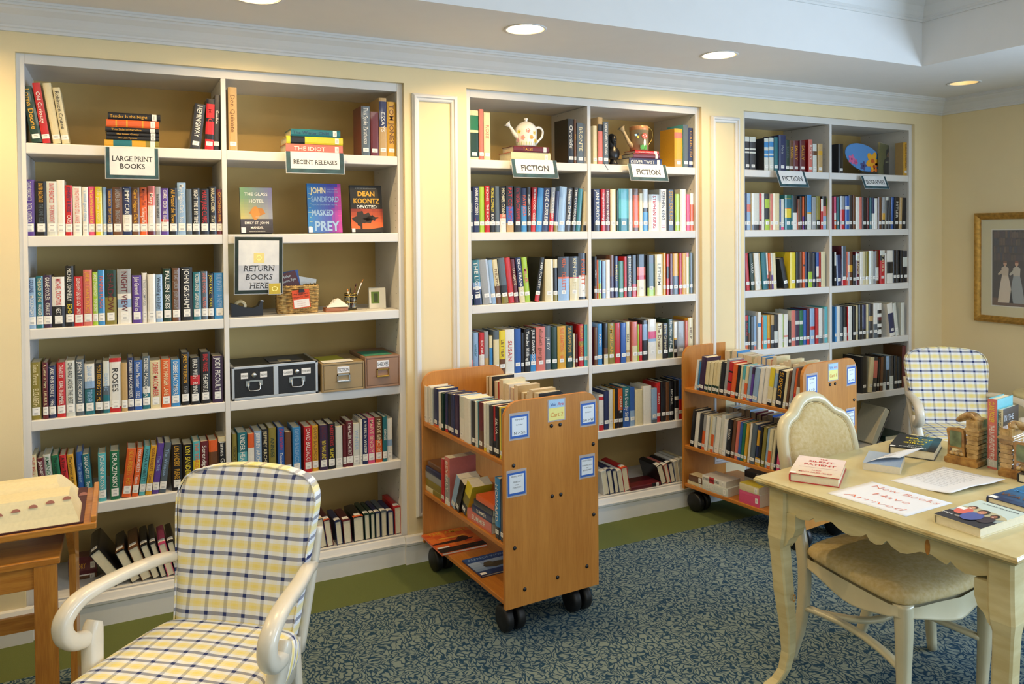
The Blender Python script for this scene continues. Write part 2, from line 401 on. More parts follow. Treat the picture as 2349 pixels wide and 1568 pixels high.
for x0_, x1_, y0_, y1_ in ((XL-.2, XR+.2, .1, .7),): c.add([(x0_, y0_, 3.0), (x1_, y0_, 3.0), (x1_, y1_, 3.0), (x0_, y1_, 3.0)], [(0, 1, 2, 3)])
struct(c.obj('ceiling', MCEIL))
# crown mouldings: profile (out from wall, z)
def crown(zb, zt, p):
    h = zt-zb
    return [(0, zb), (.012, zb), (.014, zb+.012), (.020, zb+.016), (.020, zb+.024), (.026, zb+.03), (.034, zb+h*.34), (.05, zb+h*.55), (p*.80, zb+h*.72), (p*.86, zb+h*.80), (p*.95, zb+h*.82), (p*.95, zb+h*.9), (p, zb+h*.92), (p, zt+.004), (0, zt+.004)]
def moulding(name, prof, pts, inward, m=MTRIM, closed=False):
    # pts: run of wall corners; inward: unit vectors (mitred) at each corner
    rs = [[(p[0]+n[0]*q[0], p[1]+n[1]*q[0], q[1]) for q in prof] for p, n in zip(pts, inward)]
    mb = MB()
    if closed: rs = rs+[rs[0]]
    mb.rings(rs, cap=not closed, smooth=False); return struct(mb.obj(name, m))
moulding('trim_1', crown(2.683, ZS, .095), [(XL, YF), (XL, 0), (XR, 0), (XR, YF)], [(1, 1), (1, -1), (-1, -1), (-1, 1)], closed=True)
moulding('trim_2', crown(3.07, ZT, .11), [(TX0, TY0), (TX0, TY1), (TX1, TY1), (TX1, TY0)], [(1, 1), (1, -1), (-1, -1), (-1, 1)], closed=True)
# panel mouldings on the pilasters
for k, (a, b_) in enumerate(((1.420, 1.684), (3.484, 3.730))):
    prof = [(0, 0), (0, .010), (.006, .016), (.010, .022), (.020, .022), (.024, .014), (.034, .012), (.040, .006), (.040, 0)]
    z0, z1 = .24, 2.545; cs = [(a, z0), (b_, z0), (b_, z1), (a, z1)]; ins = [(1, 1), (-1, 1), (-1, -1), (1, -1)]
    rs = [[(c_[0]+n[0]*q[0], -q[1], c_[1]+n[1]*q[0]) for q in prof] for c_, n in zip(cs, ins)]
    mb = MB(); mb.rings(rs+[rs[0]], cap=False, smooth=False); struct(mb.obj('trim_%d' % (k+3), MTRIM))
# baseboard with cap, stepping forward at the pilasters
def base_prof(o=0): return [(0, 0), (.016+o, 0), (.016+o, .098), (.022+o, .104), (.024+o, .116), (.018+o, .124), (.014+o, .132), (.008+o, .146), (0, .150)]
mb = MB()
runs = [(XL, -.372, .016), (-.372, 1.352, 0), (1.352, 1.768, .016), (1.768, 3.388, 0), (3.388, 3.80, .016), (3.80, 5.478, 0), (5.478, XR, .016)]
for a, b_, o in runs:
    pr = base_prof(o); mb.rings([[(x_, -q[0]+.004, q[1]) for q in pr] for x_ in (a, b_)], smooth=False)
struct(mb.obj('baseboard_back', MTRIM))
mb = MB(); mb.rings([[(XR-q[0], y_, q[1]) for q in base_prof(.012)] for y_ in (0, YF)], smooth=False); struct(mb.obj('baseboard_right', MTRIM))
mb = MB(); mb.rings([[(XL+q[0], y_, q[1]) for q in base_prof(.012)] for y_ in (YF, 0)], smooth=False); struct(mb.obj('baseboard_left', MTRIM))

# ------------------------------------------------------------------ built in bookcases
YC = .025; DEPTH = .445
SH = [(z-CPOS.z)*1.0062+CPOS.z for z in (2.2015, 1.791, 1.379, .9716, .5658)]
BAYS = []
place = ['left of the narrow wall panel', 'between the two wall panels', 'nearest the corner with the picture wall']
for k, (x0, x1, xm, nm) in enumerate(CASES):
    t = thing('bookcase', 'built-in white two-bay bookcase '+['with recent releases and card boxes, leftmost', 'with watering cans on top shelf, middle of three', 'with flower fan on top shelf, farthest right'][k], 'bookcase', loc=(xm, YC, 0), group='built-in bookcases')
    def add(name, mb, m=MCASE, bev=.0015, **kw):
        mb.v = [Vector((p.x-xm, p.y-YC, p.z)) for p in mb.v]; o = mb.obj(name, m, t, bevel=bev); return o
    fr = MB(); fw = .032
    fr.box(x0, x0+fw, YC, YC+.02, .02, ZTOP); fr.box(x1-fw, x1, YC, YC+.02, .02, ZTOP)
    fr.box(x0+fw, x1-fw, YC, YC+.02, ZTOP-.045, ZTOP); fr.box(x0+fw, x1-fw, YC, YC+.02, .02, ZB)
    add('face_frame', fr)
    yb_ = YC+DEPTH
    add('side_panel', box(x0+.008, x0+fw-.002, YC+.02, yb_, .02, ZTOP-.002), bev=0); add('side_panel', box(x1-fw+.002, x1-.008, YC+.02, yb_, .02, ZTOP-.002), bev=0)
    add('divider', box(xm-.0115, xm+.0115, YC, yb_, ZB, ZTOP-.045))
    add('top_panel', box(x0+fw-.002, x1-fw+.002, YC+.02, yb_, ZTOP-.042, ZTOP-.004), bev=0)
    add('bottom_panel', box(x0+fw-.002, x1-fw+.002, YC+.02, yb_, ZB-.03, ZB), bev=0)
    add('back_panel', box(x0, x1, yb_, yb_+.01, .02, ZTOP), MBACK, 0)
    for s_, (a, b_) in enumerate(((x0+fw-.001, xm-.0115), (xm+.0115, x1-fw+.001))):
        for z in SH: add('shelf', box(a, b_, YC+.002, yb_, z-.048, z), bev=.004)
        BAYS.append((a, b_))
    # rows of shelf pin holes down the sides
    ph = MB()
    for xx in (xm-.0118, xm+.0118, x1-fw+.0015, x0+fw-.0015):
        for i in range(60):
            z = .22+i*.04
            for yy in (YC+.05, YC+.36):
                s2 = -1 if xx in (xm-.0118, x1-fw+.0015) else 1
                ph.add([(xx+s2*.0006, yy+.003*math.cos(a*math.pi/3), z+.003*math.sin(a*math.pi/3)) for a in range(6)], [tuple(range(6))])
    add('pin_holes', ph, MBLACK, 0)['kind'] = 'stuff'

# ------------------------------------------------------------------ recessed ceiling lamps
lamp_lab = ['bright recessed ceiling lamp above the teapot bookcase, nearest of three visible', 'recessed ceiling lamp above the second wall panel, middle one', 'small dim recessed ceiling lamp at the far right corner of soffit',
            'recessed ceiling lamp above the recent releases bay', 'recessed ceiling lamp above the far left wall', 'recessed lamp near the right wall by the table', 'recessed lamp near the right wall window', 'recessed lamp by the left wall']
MREFL = mat('lamp_reflector', 'EDE6CC', .3, .3)
MBULB = mat('lamp_bulb', 'FFF2CF', .5, emit=('FFE9B8', 14)); MBULB2 = mat('lamp_bulb_dim', 'FFF2CF', .5, emit=('FFE9B8', .8))
for k, (x, y) in enumerate(CANS):
    t = thing('recessed_ceiling_lamp', lamp_lab[k], 'ceiling lamp', loc=(x, y, ZS), group='recessed ceiling lamps')
    MB().lathe([(CR-.001, .03), (CR-.002, 0), (CR+.004, -.004), (CR+.014, -.004), (CR+.016, 0), (CR+.002, .001)], n=32).obj('trim_ring', MTRIM, t)
    rf = MB(); rf.rings([[(r_*math.cos(2*math.pi*i/32), r_*math.sin(2*math.pi*i/32), z_) for i in range(32)] for r_, z_ in ((CR-.004, .0), (CR-.006, .05), (CR-.016, .10), (.05, .135), (.0005, .14))], cap=False)
    rf.obj('reflector', MREFL, t)
    MB().lathe([(.001, .094), (.018, .098), (.03, .108), (.03, .122), (.02, .136)], n=20).obj('bulb', MBULB if k != 2 else MBULB2, t)
    l = bpy.data.lights.new('lamp_light', 'POINT'); l.energy = [62, 54, .25, 62, 54, 14, 8, 24][k]; l.color = WARM; l.shadow_soft_size = .03
    lo = bpy.data.objects.new('lamp_light', l); COL.objects.link(lo); lo.location = (x, y, ZS+.058)
# ------------------------------------------------------------------ books
PAL = dict(K=('black','1B1B20'), k=('charcoal','33343A'), N=('navy','25305C'), B=('blue','2F5FAE'), b=('light blue','93B3D6'), T=('teal','22707E'), G=('green','1F6E4C'),
 g=('lime green','A9CB3C'), O=('orange','E2642C'), R=('red','C3262C'), M=('maroon','64202A'), P=('purple','5C4099'), p=('pink','DE5580'), W=('white','ECE9E0'), C=('cream','E4D7AC'),
 Y=('yellow','E8D236'), y=('golden','DBA52E'), S=('grey','9DA0A3'), s=('slate','57646F'), n=('brown','6B452B'), t=('tan','C5A36C'), o=('olive','8B7F35'), V=('plum','3F2A4A'),
 L=('sky blue','3D8CCB'), w=('pale grey','D9DCD3'), D=('dark green','1B3A30'), c=('coral','D8776A'), A=('aqua','5AB5C0'))
def pc(k): return PAL[k][1] if k in PAL else k
def book_parts(w, h, d, col, bands=(), title='', tcol='W', hard=True, label=1, cover=None, rnd=None, tscale=1, side=None):
    """local frame: x across thickness, spine at y=0 facing -y, z up. returns dict of mesh builders"""
    t = .0028 if hard else .0008; cc = pc(col); sd = pc(side) if side else cc
    bul = .0035 if hard else .0012
    xs = [-1, -.55, 0, .55, 1]; prof = [(w/2*a, bul*a*a*a*a) for a in xs]
    cv = MB(); ti = min(t, w*.2)
    zs = [0]; cs = []
    for z1, k in sorted(bands): cs.append(pc(k)); zs.append(z1*h)
    # bands: (upper limit fraction, colour) from the bottom
    if zs[-1] < h-1e-6: cs.append(cc); zs.append(h)
    for i in range(4):
        for j in range(len(zs)-1):
            (xa, ya), (xb, yb) = prof[i], prof[i+1]
            cv.add([(xa, ya, zs[j]), (xb, yb, zs[j]), (xb, yb, zs[j+1]), (xa, ya, zs[j+1])], [(0, 1, 2, 3)], cs[j], True)
    for sgn in (-1, 1):
        x = sgn*w/2; xi = x-sgn*ti
        cv.add([(x, bul, 0), (x, d, 0), (x, d, h), (x, bul, h)], [(0, 1, 2, 3) if sgn > 0 else (3, 2, 1, 0)], sd)
        cv.add([(xi, bul+ti, 0), (xi, d, 0), (xi, d, h), (xi, bul+ti, h)], [(3, 2, 1, 0) if sgn > 0 else (0, 1, 2, 3)], sd)
        cv.add([(x, d, 0), (xi, d, 0), (xi, d, h), (x, d, h)], [(0, 1, 2, 3) if sgn > 0 else (3, 2, 1, 0)], sd)
        for z, fl in ((0, sgn > 0), (h, sgn < 0)):
            cv.add([(x, bul, z), (xi, bul+ti, z), (xi, d, z), (x, d, z)], [(0, 1, 2, 3) if fl else (3, 2, 1, 0)], sd)
    for z, up in ((0, False), (h, True)):
        vs = [(a, b, z) for a, b in prof]+[(w/2-ti, bul+ti, z), (-w/2+ti, bul+ti, z)]
        cv.add(vs, [tuple(range(7)) if up else tuple(range(7))[::-1]], cs[-1])
    e = .004 if hard else .0003
    pg = MB().box(-w/2+ti+.0001, w/2-ti-.0001, bul+ti, d-e, e*.9, h-e, col='E9DFC0' if hard else 'E5DBC2')
    out = {'cover': (cv, MJ), 'page_block': (pg, MP)}
    def py(x): a = min(1, abs(2*x/w)); return bul*a**4
    if label:
        lb = MB(); lw = min(w*.96, .03)/2; z0 = h*.075; z1 = z0+.036
        if label == 2: z1 = z0+.020
        if label == 3: z0 = h*.15; z1 = z0+.022
        q = [-lw, -lw*.5, 0, lw*.5, lw]
        for i in range(4): lb.add([(q[i], py(q[i])-.0006, z0), (q[i+1], py(q[i+1])-.0006, z0), (q[i+1], py(q[i+1])-.0006, z1), (q[i], py(q[i])-.0006, z1)], [(0, 1, 2, 3)], 'F1EFE8')
        ts = ((z0+z1)/2-.0004,) if label == 1 else ()
        for z in ts: lb.add([(-lw, py(lw)-.0009, z), (lw, py(lw)-.0009, z), (lw, py(lw)-.0009, z+.0008), (-lw, py(lw)-.0009, z+.0008)], [(0, 1, 2, 3)], 'A8A8A8')
        for z in ((z1-.010, z0+.010, z0+.005) if label == 1 else (z0+.012, z0+.007)):
            a = lw*.5; lb.add([(-a, -.0009, z), (a, -.0009, z), (a, -.0009, z+.0016), (-a, -.0009, z+.0016)], [(0, 1, 2, 3)], '8A8A90')
        out['spine_label'] = (lb, ML)
    if title:
        tx = MB(); lo = h*(.075 if label else .02)+(.040 if label else .01)
        avail = h*.965-lo; parts = title.split('|'); tc = tcol.split(',')
        wd = [textw(q) for q in parts]; tot = sum(wd)+.9*(len(parts)-1)
        sz = min(.50*w*tscale, .024); sx = avail/(tot*sz/.69)
        if sx > 1.15: sx = 1.15
        if sx < .42: sz *= sx/.42; sx = .42
        z = lo+avail-(avail-tot*sz/.69*sx)/2
        for i, q in enumerate(parts):
            text(tx, q, (-sz*.5, -.0011, z), (0, 0, -1), (1, 0, 0), sz, pc(tc[i % len(tc)]), center=False, squash=sx, off=.004)
            z -= (wd[i]+.9)*sz/.69*sx
        out['spine_lettering'] = (tx, MI)
    if cover:
        cm = MB(); cover(cm, w, h, d); out['cover_print'] = (cm, MI)
    return out
BOOKS = []      # every shelved book is collected here first; the largest in view become things
def plan(M, parts, px, row, key, dims): BOOKS.append(dict(M=M, parts=parts, px=px, row=row, key=key, dims=dims, i=len(BOOKS)))
BAYN = ['leftmost bay', 'second bay from left', 'third bay from left', 'fourth bay from left', 'fifth bay from left', 'rightmost bay']
def parse(spec):
    out = []
    for ln in spec.strip().split(';'):
        ln = ln.strip()
        if not ln: continue
        q = ln.split('|', 1); a = q[0].split(); d = dict(xl=float(a[0]), xr=float(a[1]), top=float(a[2]), c=a[3], lean=0, tc='W', bands=(), title='', lab=1, hard=True)
        for s in a[4:]:
            if s.startswith('l'): d['lean'] = float(s[1:])
            elif s.startswith('t'): d['tc'] = s[1:]
            elif s.startswith('b'): d['bands'] = [(float(z[1:]), z[0]) for z in s[1:].split('/')]
            elif s == 'x': d['lab'] = 0
            elif s == 'p': d['hard'] = False
            elif s.startswith('d'): d['dep'] = float(s[1:])
            elif s.startswith('s'): d['side'] = s[1:]
            elif s.startswith('L'): d['lab'] = int(s[1:])
        if len(q) > 1: d['title'] = q[1].strip().replace('/', '|')
        out.append(d)
    return out
def row(name, fr, zs, px, spec, group, lab=1, mode='up', depth=.62, inset=0.0, clampx=None):
    """fr: frame matrix of the shelf edge (x along, y into the shelf); px: (scale, ox, oy) of the reading"""
    sc, ox, oy = px; O = fr.translation; X = fr.col[0].xyz; Y = fr.col[1].xyz; n = Y
    O2 = O+Y*inset; prev = -9
    for d in parse(spec):
        def S(x, y): p = onP(ox+x/sc, oy+y/sc, O2, n); return (p-O2).dot(X), p.z
        xm = (d['xl']+d['xr'])/2; ya, yb = d['top'], d['top']+100
        for _ in range(4):
            za, zb = S(xm, ya)[1], S(xm, yb)[1]
            if abs(zb-za) < 1e-7: break
            ya, yb = yb, ya+(zs-za)*(yb-ya)/(zb-za)
        sl = S(d['xl'], yb)[0]; sr = S(d['xr'], yb)[0]
        zt = S((d['xl']+d['xr'])/2, d['top'])[1]
        w = max(.006, (sr-sl)/max(.6, math.cos(R(d['lean']))))
        g = (d['xl']+d['xr'])/2
        if mode == 'up':
            h = (zt-zs)/math.cos(R(d['lean'])); h = max(.12, min(h, .40))
            if abs(d['lean']) < .01 and sl < prev: sl = prev+.0003
            w = max(.006, sr-sl) if abs(d['lean']) < .01 else w*math.cos(R(d['lean']))
            w -= .0006
            if abs(d['lean']) < .01: prev = sl+w
            dep = d.get('dep', min(h*depth, .175))
            dz = random.uniform(-.004, .006) if inset == 0 else random.uniform(0, .004)
            piv = sr if d['lean'] > 0 else sl
            Mx = frame(O2+X*piv+Y*dz, X, Y); Mx.translation.z = zs+.0002
            Mx = Mx @ Matrix.Rotation(R(d['lean']), 4, 'Y') @ Matrix.Translation((-w/2 if d['lean'] > 0 else w/2, 0, 0))
            parts = book_parts(w, h, dep, d['c'], d['bands'], d['title'], d['tc'], d['hard'], d['lab'] and (lab if d['lab'] == 1 else d['lab']), side=d.get('side'))
            plan(Mx, parts, (d['xr']-d['xl'])*(yb-d['top'])/sc/sc, name, d['c'], (w, h, g, 'standing'))
        elif mode == 'spineup':
            hz = (zt-zs)/math.cos(R(d['lean'])); hz = max(.08, min(hz, .2)); w = w*math.cos(R(d['lean']))-.0008
            dep = hz; hh = dep*1.48
            piv = sr if d['lean'] > 0 else sl
            Mb = Matrix(((1, 0, 0, 0), (0, 0, 1, 0), (0, -1, 0, hz), (0, 0, 0, 1)))     # spine up, tail to the front
            Mx = frame(O2+X*piv, X, Y); Mx.translation.z = zs+.0002
            Mx = Mx @ Matrix.Rotation(R(d['lean']), 4, 'Y') @ Matrix.Translation((-w/2 if d['lean'] > 0 else w/2, 0, 0)) @ Mb
            parts = book_parts(w, hh, dep, d['c'], d['bands'], d['title'], d['tc'], True, 1 if d['lab'] else 0)
            plan(Mx, parts, (d['xr']-d['xl'])*(yb-d['top'])/sc/sc, name, d['c'], (w, hh, g, 'resting on its fore-edge'))
def stack(name, fr, z, px, spec, inset=0.0, lab=1, special=False):
    """horizontal books bottom first: xl xr top(y) ..."""
    sc, ox, oy = px; O = fr.translation; X = fr.col[0].xyz; Y = fr.col[1].xyz; O2 = O+Y*inset
    for d in parse(spec):
        def S(x, y): p = onP(ox+x/sc, oy+y/sc, O2, Y); return (p-O2).dot(X), p.z
        xm = (d['xl']+d['xr'])/2; zt = S(xm, d['top'])[1]; sl = S(d['xl'], d['top'])[0]; sr = S(d['xr'], d['top'])[0]
        th = max(.008, zt-z); h = sr-sl; dep = d.get('dep', min(.17, h*.68))
        Mx = frame(O2+X*sl, X, Y) ; Mx.translation.z = z+th/2
        # thickness up, head to the left
        Mb = Matrix(((0, 0, -1, 0), (0, 1, 0, 0), (1, 0, 0, 0), (0, 0, 0, 1)))
        Mx = Mx @ Matrix.Translation((h, random.uniform(-.004, .004), 0)) @ Mb
        if d['lean']: Mx = Mx @ Matrix.Rotation(R(d['lean']), 4, 'X')
        parts = book_parts(th-.0004, h, dep, d['c'], d['bands'], d['title'], d['tc'], d['hard'], lab if d['lab'] else (2 if special and th > .014 else 0), side=d.get('side'), tscale=.85)
        plan(Mx, parts, h*th*(F/(O2-CPOS).length)**2*(3 if special else 1), name, d['c'], (th, h, -d['top'], 'lying flat'))
        z += th
wall = frame((0, .040, 0), (1, 0, 0), (0, 1, 0))
SHN = ['top shelf', 'second shelf', 'third shelf', 'fourth shelf', 'fifth shelf', 'bottom shelf']
def R_(b, s, px, spec, **k):
    z = ZB if s == 5 else SH[s]
    row('%s of %s' % (SHN[s], BAYN[b]), wall, z, px, spec, None, **k)
def S_(b, s, px, spec, what, **k):
    stack('%s, %s of %s' % (what, SHN[s], BAYN[b]), wall, ZB if s == 5 else SH[s], px, spec, special=True, **k)
Z1 = (4.35, 0, 100)
R_(0, 0, Z1, '''320 425 440 D l-9 ty|Lorna Doone;428 508 403 R l-8 L2|Old Curiosity;532 615 403 C l-8 tK|;622 697 450 C l-8 tK|Robinson Crusoe;
1895 2000 605 k l7 |HEMINGWAY;2042 2130 552 K l3 tR bR.2/K.3/R.55/K.62/R.9|MAGIC;2132 2185 515 k l2|Candide''', lab=2)
S_(0, 0, Z1, '''1040 1585 962 y bo.25/y.5/T.84 x|;1060 1588 925 K ty x|The Last Tycoon;1065 1588 885 K ty x|The Great Gatsby;1050 1583 838 K ty x|This Side of Paradise;1060 1585 765 O bO.3/y.33/O.6/y.63/O.8/y.83 x|;1075 1600 695 K ty x|Tender Is the Night''', 'stack above the large print sign')
Z3 = (4.606, 30, 380)
R_(0, 1, Z3, '''122 236 145 P|DAVID BALDACCI/TOTAL CONTROL;242 360 165 K ty,s|DAVID BALDACCI/THE CAMEL CLUB;362 470 165 w tR|DAVID BALDACCI/THE INNOCENT;468 552 150 W;555 633 205 R tN,W|JOHNNY B. ROSE/CATS;
637 730 220 W tc|LYING WITH DOGS STILL AWAKE;737 800 225 W tb|a small good thing;803 873 220 p tY|The Cat Who Smelled a Rat;877 947 222 Y tC|the yellow room;950 995 228 b;998 1055 243 N ty|SANDRA BROWN/TEMPT CHANCE;1058 1160 228 n tS|SANDRA BROWN/SMASH CUT;
1163 1258 222 N bN.1/W.42|JIMMY CARTER;1261 1343 233 n ty|Carol Higgins Clark;1345 1427 228 O tM,W|Mary Higgins Clark/You Belong to Me;1430 1505 213 c bM.08/W.6|Mary Clark;1507 1568 222 S tk|Isabelle Isabel;1570 1650 238 P bP.1/W.28/R.34|CLARK/DECK THE HALLS;
1655 1740 235 K ty|All Around the Town;1743 1833 178 b|Mary Higgins Clark/You;1835 1893 245 s;1895 1978 238 K|NIGHT TIME IS MY TIME;1980 2075 243 K tR|MARY JANE CLARK;2080 2155 220 K tC|HARLAN COBEN/STAY;2158 2215 250 M ty|CATCHING FIRE''')
Z4 = (4.606, 30, 590)
R_(0, 2, Z4, '''163 246 215 b tN,W|COLLINS/MOCKINGJAY;250 325 200 T tC,W|THE BACK OF THE/WALKER;327 415 190 V|GRAVE COOLER/CHARLIE;418 552 207 W bK.42 tR,W|MICHAEL CRICHTON/NEXT;558 648 92 K tW,Y|MICHAEL CONNELLY/ECHO;650 748 203 R|DEANE SWIFT DIED SIX DOGS/DIARY;
750 842 133 c ty|JANET EVANOVICH;846 902 155 g|JANET EVANOVICH/TOP SECRET;904 974 135 L tO|FANNIE FLAGG;976 1098 135 D bo.5 tM|SHADOW;1108 1256 125 S bW.3/b.45/W.55/S.75 tM|NIGHT VIEW;1264 1364 190 P|Julie Garwood/Fire and Ice;
1368 1422 165 W tS|TRUE COMPASS;1426 1510 180 W tw;1513 1584 182 b tk|Wedding in July;1592 1682 118 D|FALLEN SKIES;1686 1770 112 n tS|THE LAST JUROR/JOHN GRISHAM;1778 1902 105 K tW|JOHN GRISHAM;1908 1990 155 T|VICTORIA AVENUE/GARDEN HOUSE;
1994 2062 148 s tc|ANNE HOOD/ISLAND;2066 2124 172 K tY|JON KATZ/SOUL;2130 2238 163 L tb|RIDPATH/A NEW''')
Z5 = (4.606, 30, 780)
R_(0, 3, Z5, '''190 302 235 o tC|Susan Travers/ELIZABETH;318 378 235 M tC|A Letter of Mary/LAURIE R.;382 458 270 N|JANE ANN KRENTZ/FIRE;470 560 235 R|CHARLES/KRAUTHAMMER;563 662 215 w tk|ONE AND ADDIE THE BEST;668 757 205 s|JOHN T. LESCROART;
762 868 252 W bT.5/k.52/b.66 tb|DIANA KISSEY/TENDER;873 952 245 K ty|YOU BELONG TO ME;955 1024 222 w bT.35/s.52 tb|DIANNE;1026 1148 190 W bR.1/W.93/R1 tK|ROSES;1150 1215 240 t;1218 1280 185 N|DEBBIE MACOMBER;1284 1370 213 B|Debbie Macomber/1022;
1374 1452 170 s bT.3/W.42|DEBBIE MACOMBER;1456 1568 215 C tR|DEBBIE MACOMBER;1572 1672 200 O tC|NORTHANGER LANE;1675 1768 205 L|DEBBIE MACOMBER;1785 1868 130 K ty,S|JAMES PATTERSON/STEP;1878 1978 180 K bK.42/R.62|BRAD WITH/FLYNN;1990 2088 125 K tR,W|BRAD WOLFE/THE APOSTLE;2110 2224 165 V|JODI PICOULT''')
Z6 = (4.606, 30, 980)
R_(0, 4, Z6, '''226 300 290 C l-4 tR|THE BELL AT NOON;308 378 320 M l-4|JENNIFER QUICK;384 462 285 w l-5 tG|AMANDA QUICK;467 545 290 G l-5 tK|The Catered/Daily Guest;552 622 290 R l-5 tK|A Few True/Nights;628 700 285 y l-5 tK|The Summer at the Gate;704 772 260 B l-3 tb|The Bluest;
778 856 280 T l-4|SANDCASTLES/Tender;905 990 275 A|JOANN ROSS;1030 1130 250 T bG1|KRAZINSKI;1145 1245 240 O l7 ty|NORA ROBERTS/HOT;1252 1318 228 O l7 tW|NORA ROBERTS/Tribute;1328 1392 210 A l7 tD|NORA ROBERTS;1396 1462 205 y l7 tM|NORA ROBERTS/Carnal;1466 1535 178 P l7 tb|The Silk;1540 1612 170 s l7 tb|The Witness;
1685 1790 180 K ty|LYN SANDERS/PLEASE;1802 1905 180 K tY|LYN SANDERS;1908 1982 145 A bY.6 tO|THE TERRORIST;1985 2070 145 M|Serendipity;2075 2168 135 O bn.75;2175 2262 98 C bK.9|James Gain''')
ZC8 = (6.533, 150, 1180)
R_(0, 5, ZC8, '''760 935 520 K l-33;1000 1150 520 K l-24 bn.3;1155 1312 470 n l-20;1318 1432 430 K l-18;1440 1530 400 k l-16;1536 1650 410 p l-14;1660 1760 380 K l-13''', mode='spineup')
S_(0, 5, ZC8, '''60 470 900 n x|;40 475 640 M x ty|HISTORY''', 'pair of big antique volumes', inset=.16)
Z2 = (4.9, 500, 140)
R_(1, 0, Z2, '''123 222 295 t tn L2|Don Quixote;1615 1712 508 s L2 sM|Thus Spoke Zarathustra;1722 1810 570 c bM1 L2;1818 1902 415 t bt.5/N.94 L2|ESSAYS;1908 2006 458 y tn L2|TOM JONES''', lab=2)
S_(1, 0, Z2, '''765 1405 935 c tW x|THE IDIOT;770 1405 850 Y bY.68/K.93 x tK|;820 1375 770 T x tN|The Winter Child''', 'stack above the recent releases sign')
Z8 = (2.8, 510, 760)
R_(1, 4, Z8, '''68 98 660 o tK|VERDICT;103 165 650 T bA.6|UNDER HEAVEN;167 208 655 O bO.1/W.7|;210 258 640 b tW|JEFFREY ARCHER;259 301 630 K tC|JEFFREY ARCHER;303 350 620 o tD|ANNIES;360 403 615 B tR,W|DAN BROWN/Thunder;405 447 645 n;455 508 615 L tb|DAVID BALDACCI;
528 579 610 R tW|DAVID BALDACCI;581 620 605 y tn|DAVID BALDACCI;628 680 600 V tM,Y|BALDACCI/NO MANS LAND;682 727 590 K tR,Y|HARRY FERRIS/BLAME;730 774 610 w;777 799 600 M;800 842 575 M tW|THE FALLEN ARCHITECT;843 884 590 w tb|WINTER;886 902 565 W;904 937 560 N tW|A WEEK IN WINTER;
939 981 555 p tC|MAEVE BINCHY;985 1030 550 n bO.5 tC|MAEVE BINCHY;1033 1060 545 T tW|CIRCLE;1063 1097 560 W bW.35/b.5''')
R_(1, 5, Z8, '''588 626 1222 K l-7 bY.12;630 675 1200 N l-8 bC.1;676 718 1206 M l-8 bO.12;738 778 1214 N l-5;784 836 1208 M l-4;848 913 1186 K l-2 bO.14;919 953 1170 D l-2;957 984 1166 D l-1;988 1018 1160 N l-1;1024 1060 1152 s l-1;1067 1103 1152 N l-1;1110 1150 1122 R l-1''', mode='spineup')
ZB1 = (4.12, 1050, 190)
R_(2, 0, ZB1, '''120 202 260 C bC.05/D.55/C.6/G.9 L2|;205 248 250 c L2;251 312 280 C tc L2|ROSE;1045 1102 340 K L2|Chronicle;1104 1124 345 n ty L2|FABLES;1130 1192 378 s tC L2|BRONTE;1197 1246 390 S tk L2|''', lab=2)
S_(2, 0, ZB1, '''510 880 655 C sc x|;530 862 600 M ty x|TALES''', 'pair under the white teapot')
R_(3, 0, ZB1, '''1285 1320 405 C L2;1325 1371 325 t bc.7/K.85/t1 tn L2;1376 1426 368 s L2|GREAT EXPECTATIONS;2052 2128 432 y bt.2/y.75/c.9 L2;2134 2182 395 A bs1 L2;2188 2231 425 N ty L2|COLLECTED''', lab=2)
S_(3, 0, ZB1, '''1620 1928 712 N x|OLIVER TWIST;1658 1908 668 M x;1680 1903 640 R tC x|TALE OF TWO''', 'stack under the bee watering can')
ZB2 = (4.195, 1060, 410)
R_(2, 1, ZB2, '''82 108 115 s|HARLAN;111 170 75 N tW,R|HARLAN COBEN/.....;173 220 75 g tC;222 268 68 R|MICHAEL/THE BLACK;271 324 72 K tY,W|MICHAEL CONNELLY/BLACK;326 368 72 s;372 430 75 K bW.3/c.4 tC|MICHAEL CONNELLY;432 502 68 K bt.2/B.55 tR|PAT CONROY;506 572 75 K tR,A|PATRICIA CORNWELL;
574 626 90 L bL.6/N1 tO|PATRICIA;628 664 80 k|ROBIN COOK;666 710 85 R l3|ROBIN COOK/CRISIS;713 768 90 L l4|;771 834 90 N l4|CLIVE CUSSLER;837 878 85 S bR.42 l4|CLIVE CUSSLER;881 918 120 N l4 bo.2;922 992 78 b l4;995 1052 90 k l4|Nelson DeMille;1055 1096 88 K l5|THE CLAY HOUSE;1098 1142 95 s bT1 l5;1170 1226 125 C bK.15/C1 tb l2''', lab=3)
R_(3, 1, ZB2, '''1275 1338 97 N bK.2|JAN KARON;1343 1379 100 R|Shepherds Abiding;1381 1429 98 R bM1|Home to Holly;1431 1483 100 C tg;1485 1504 110 D;1508 1604 95 s bT.3/A1 tO|;1606 1643 95 w;1646 1705 95 n bn.08/O.85;1708 1745 140 C;1747 1797 97 W bL.45/k.55;
1803 1903 150 W tR x|STEPHEN KING;1908 1975 100 W tk,R x|STEPHEN KING/11;1978 2057 105 K ty|STEPHEN KING;2060 2102 145 g;2104 2157 100 W ty x|;2160 2193 150 p;2195 2230 140 W bO.7''', lab=3)
ZB3 = (4.195, 1060, 560)
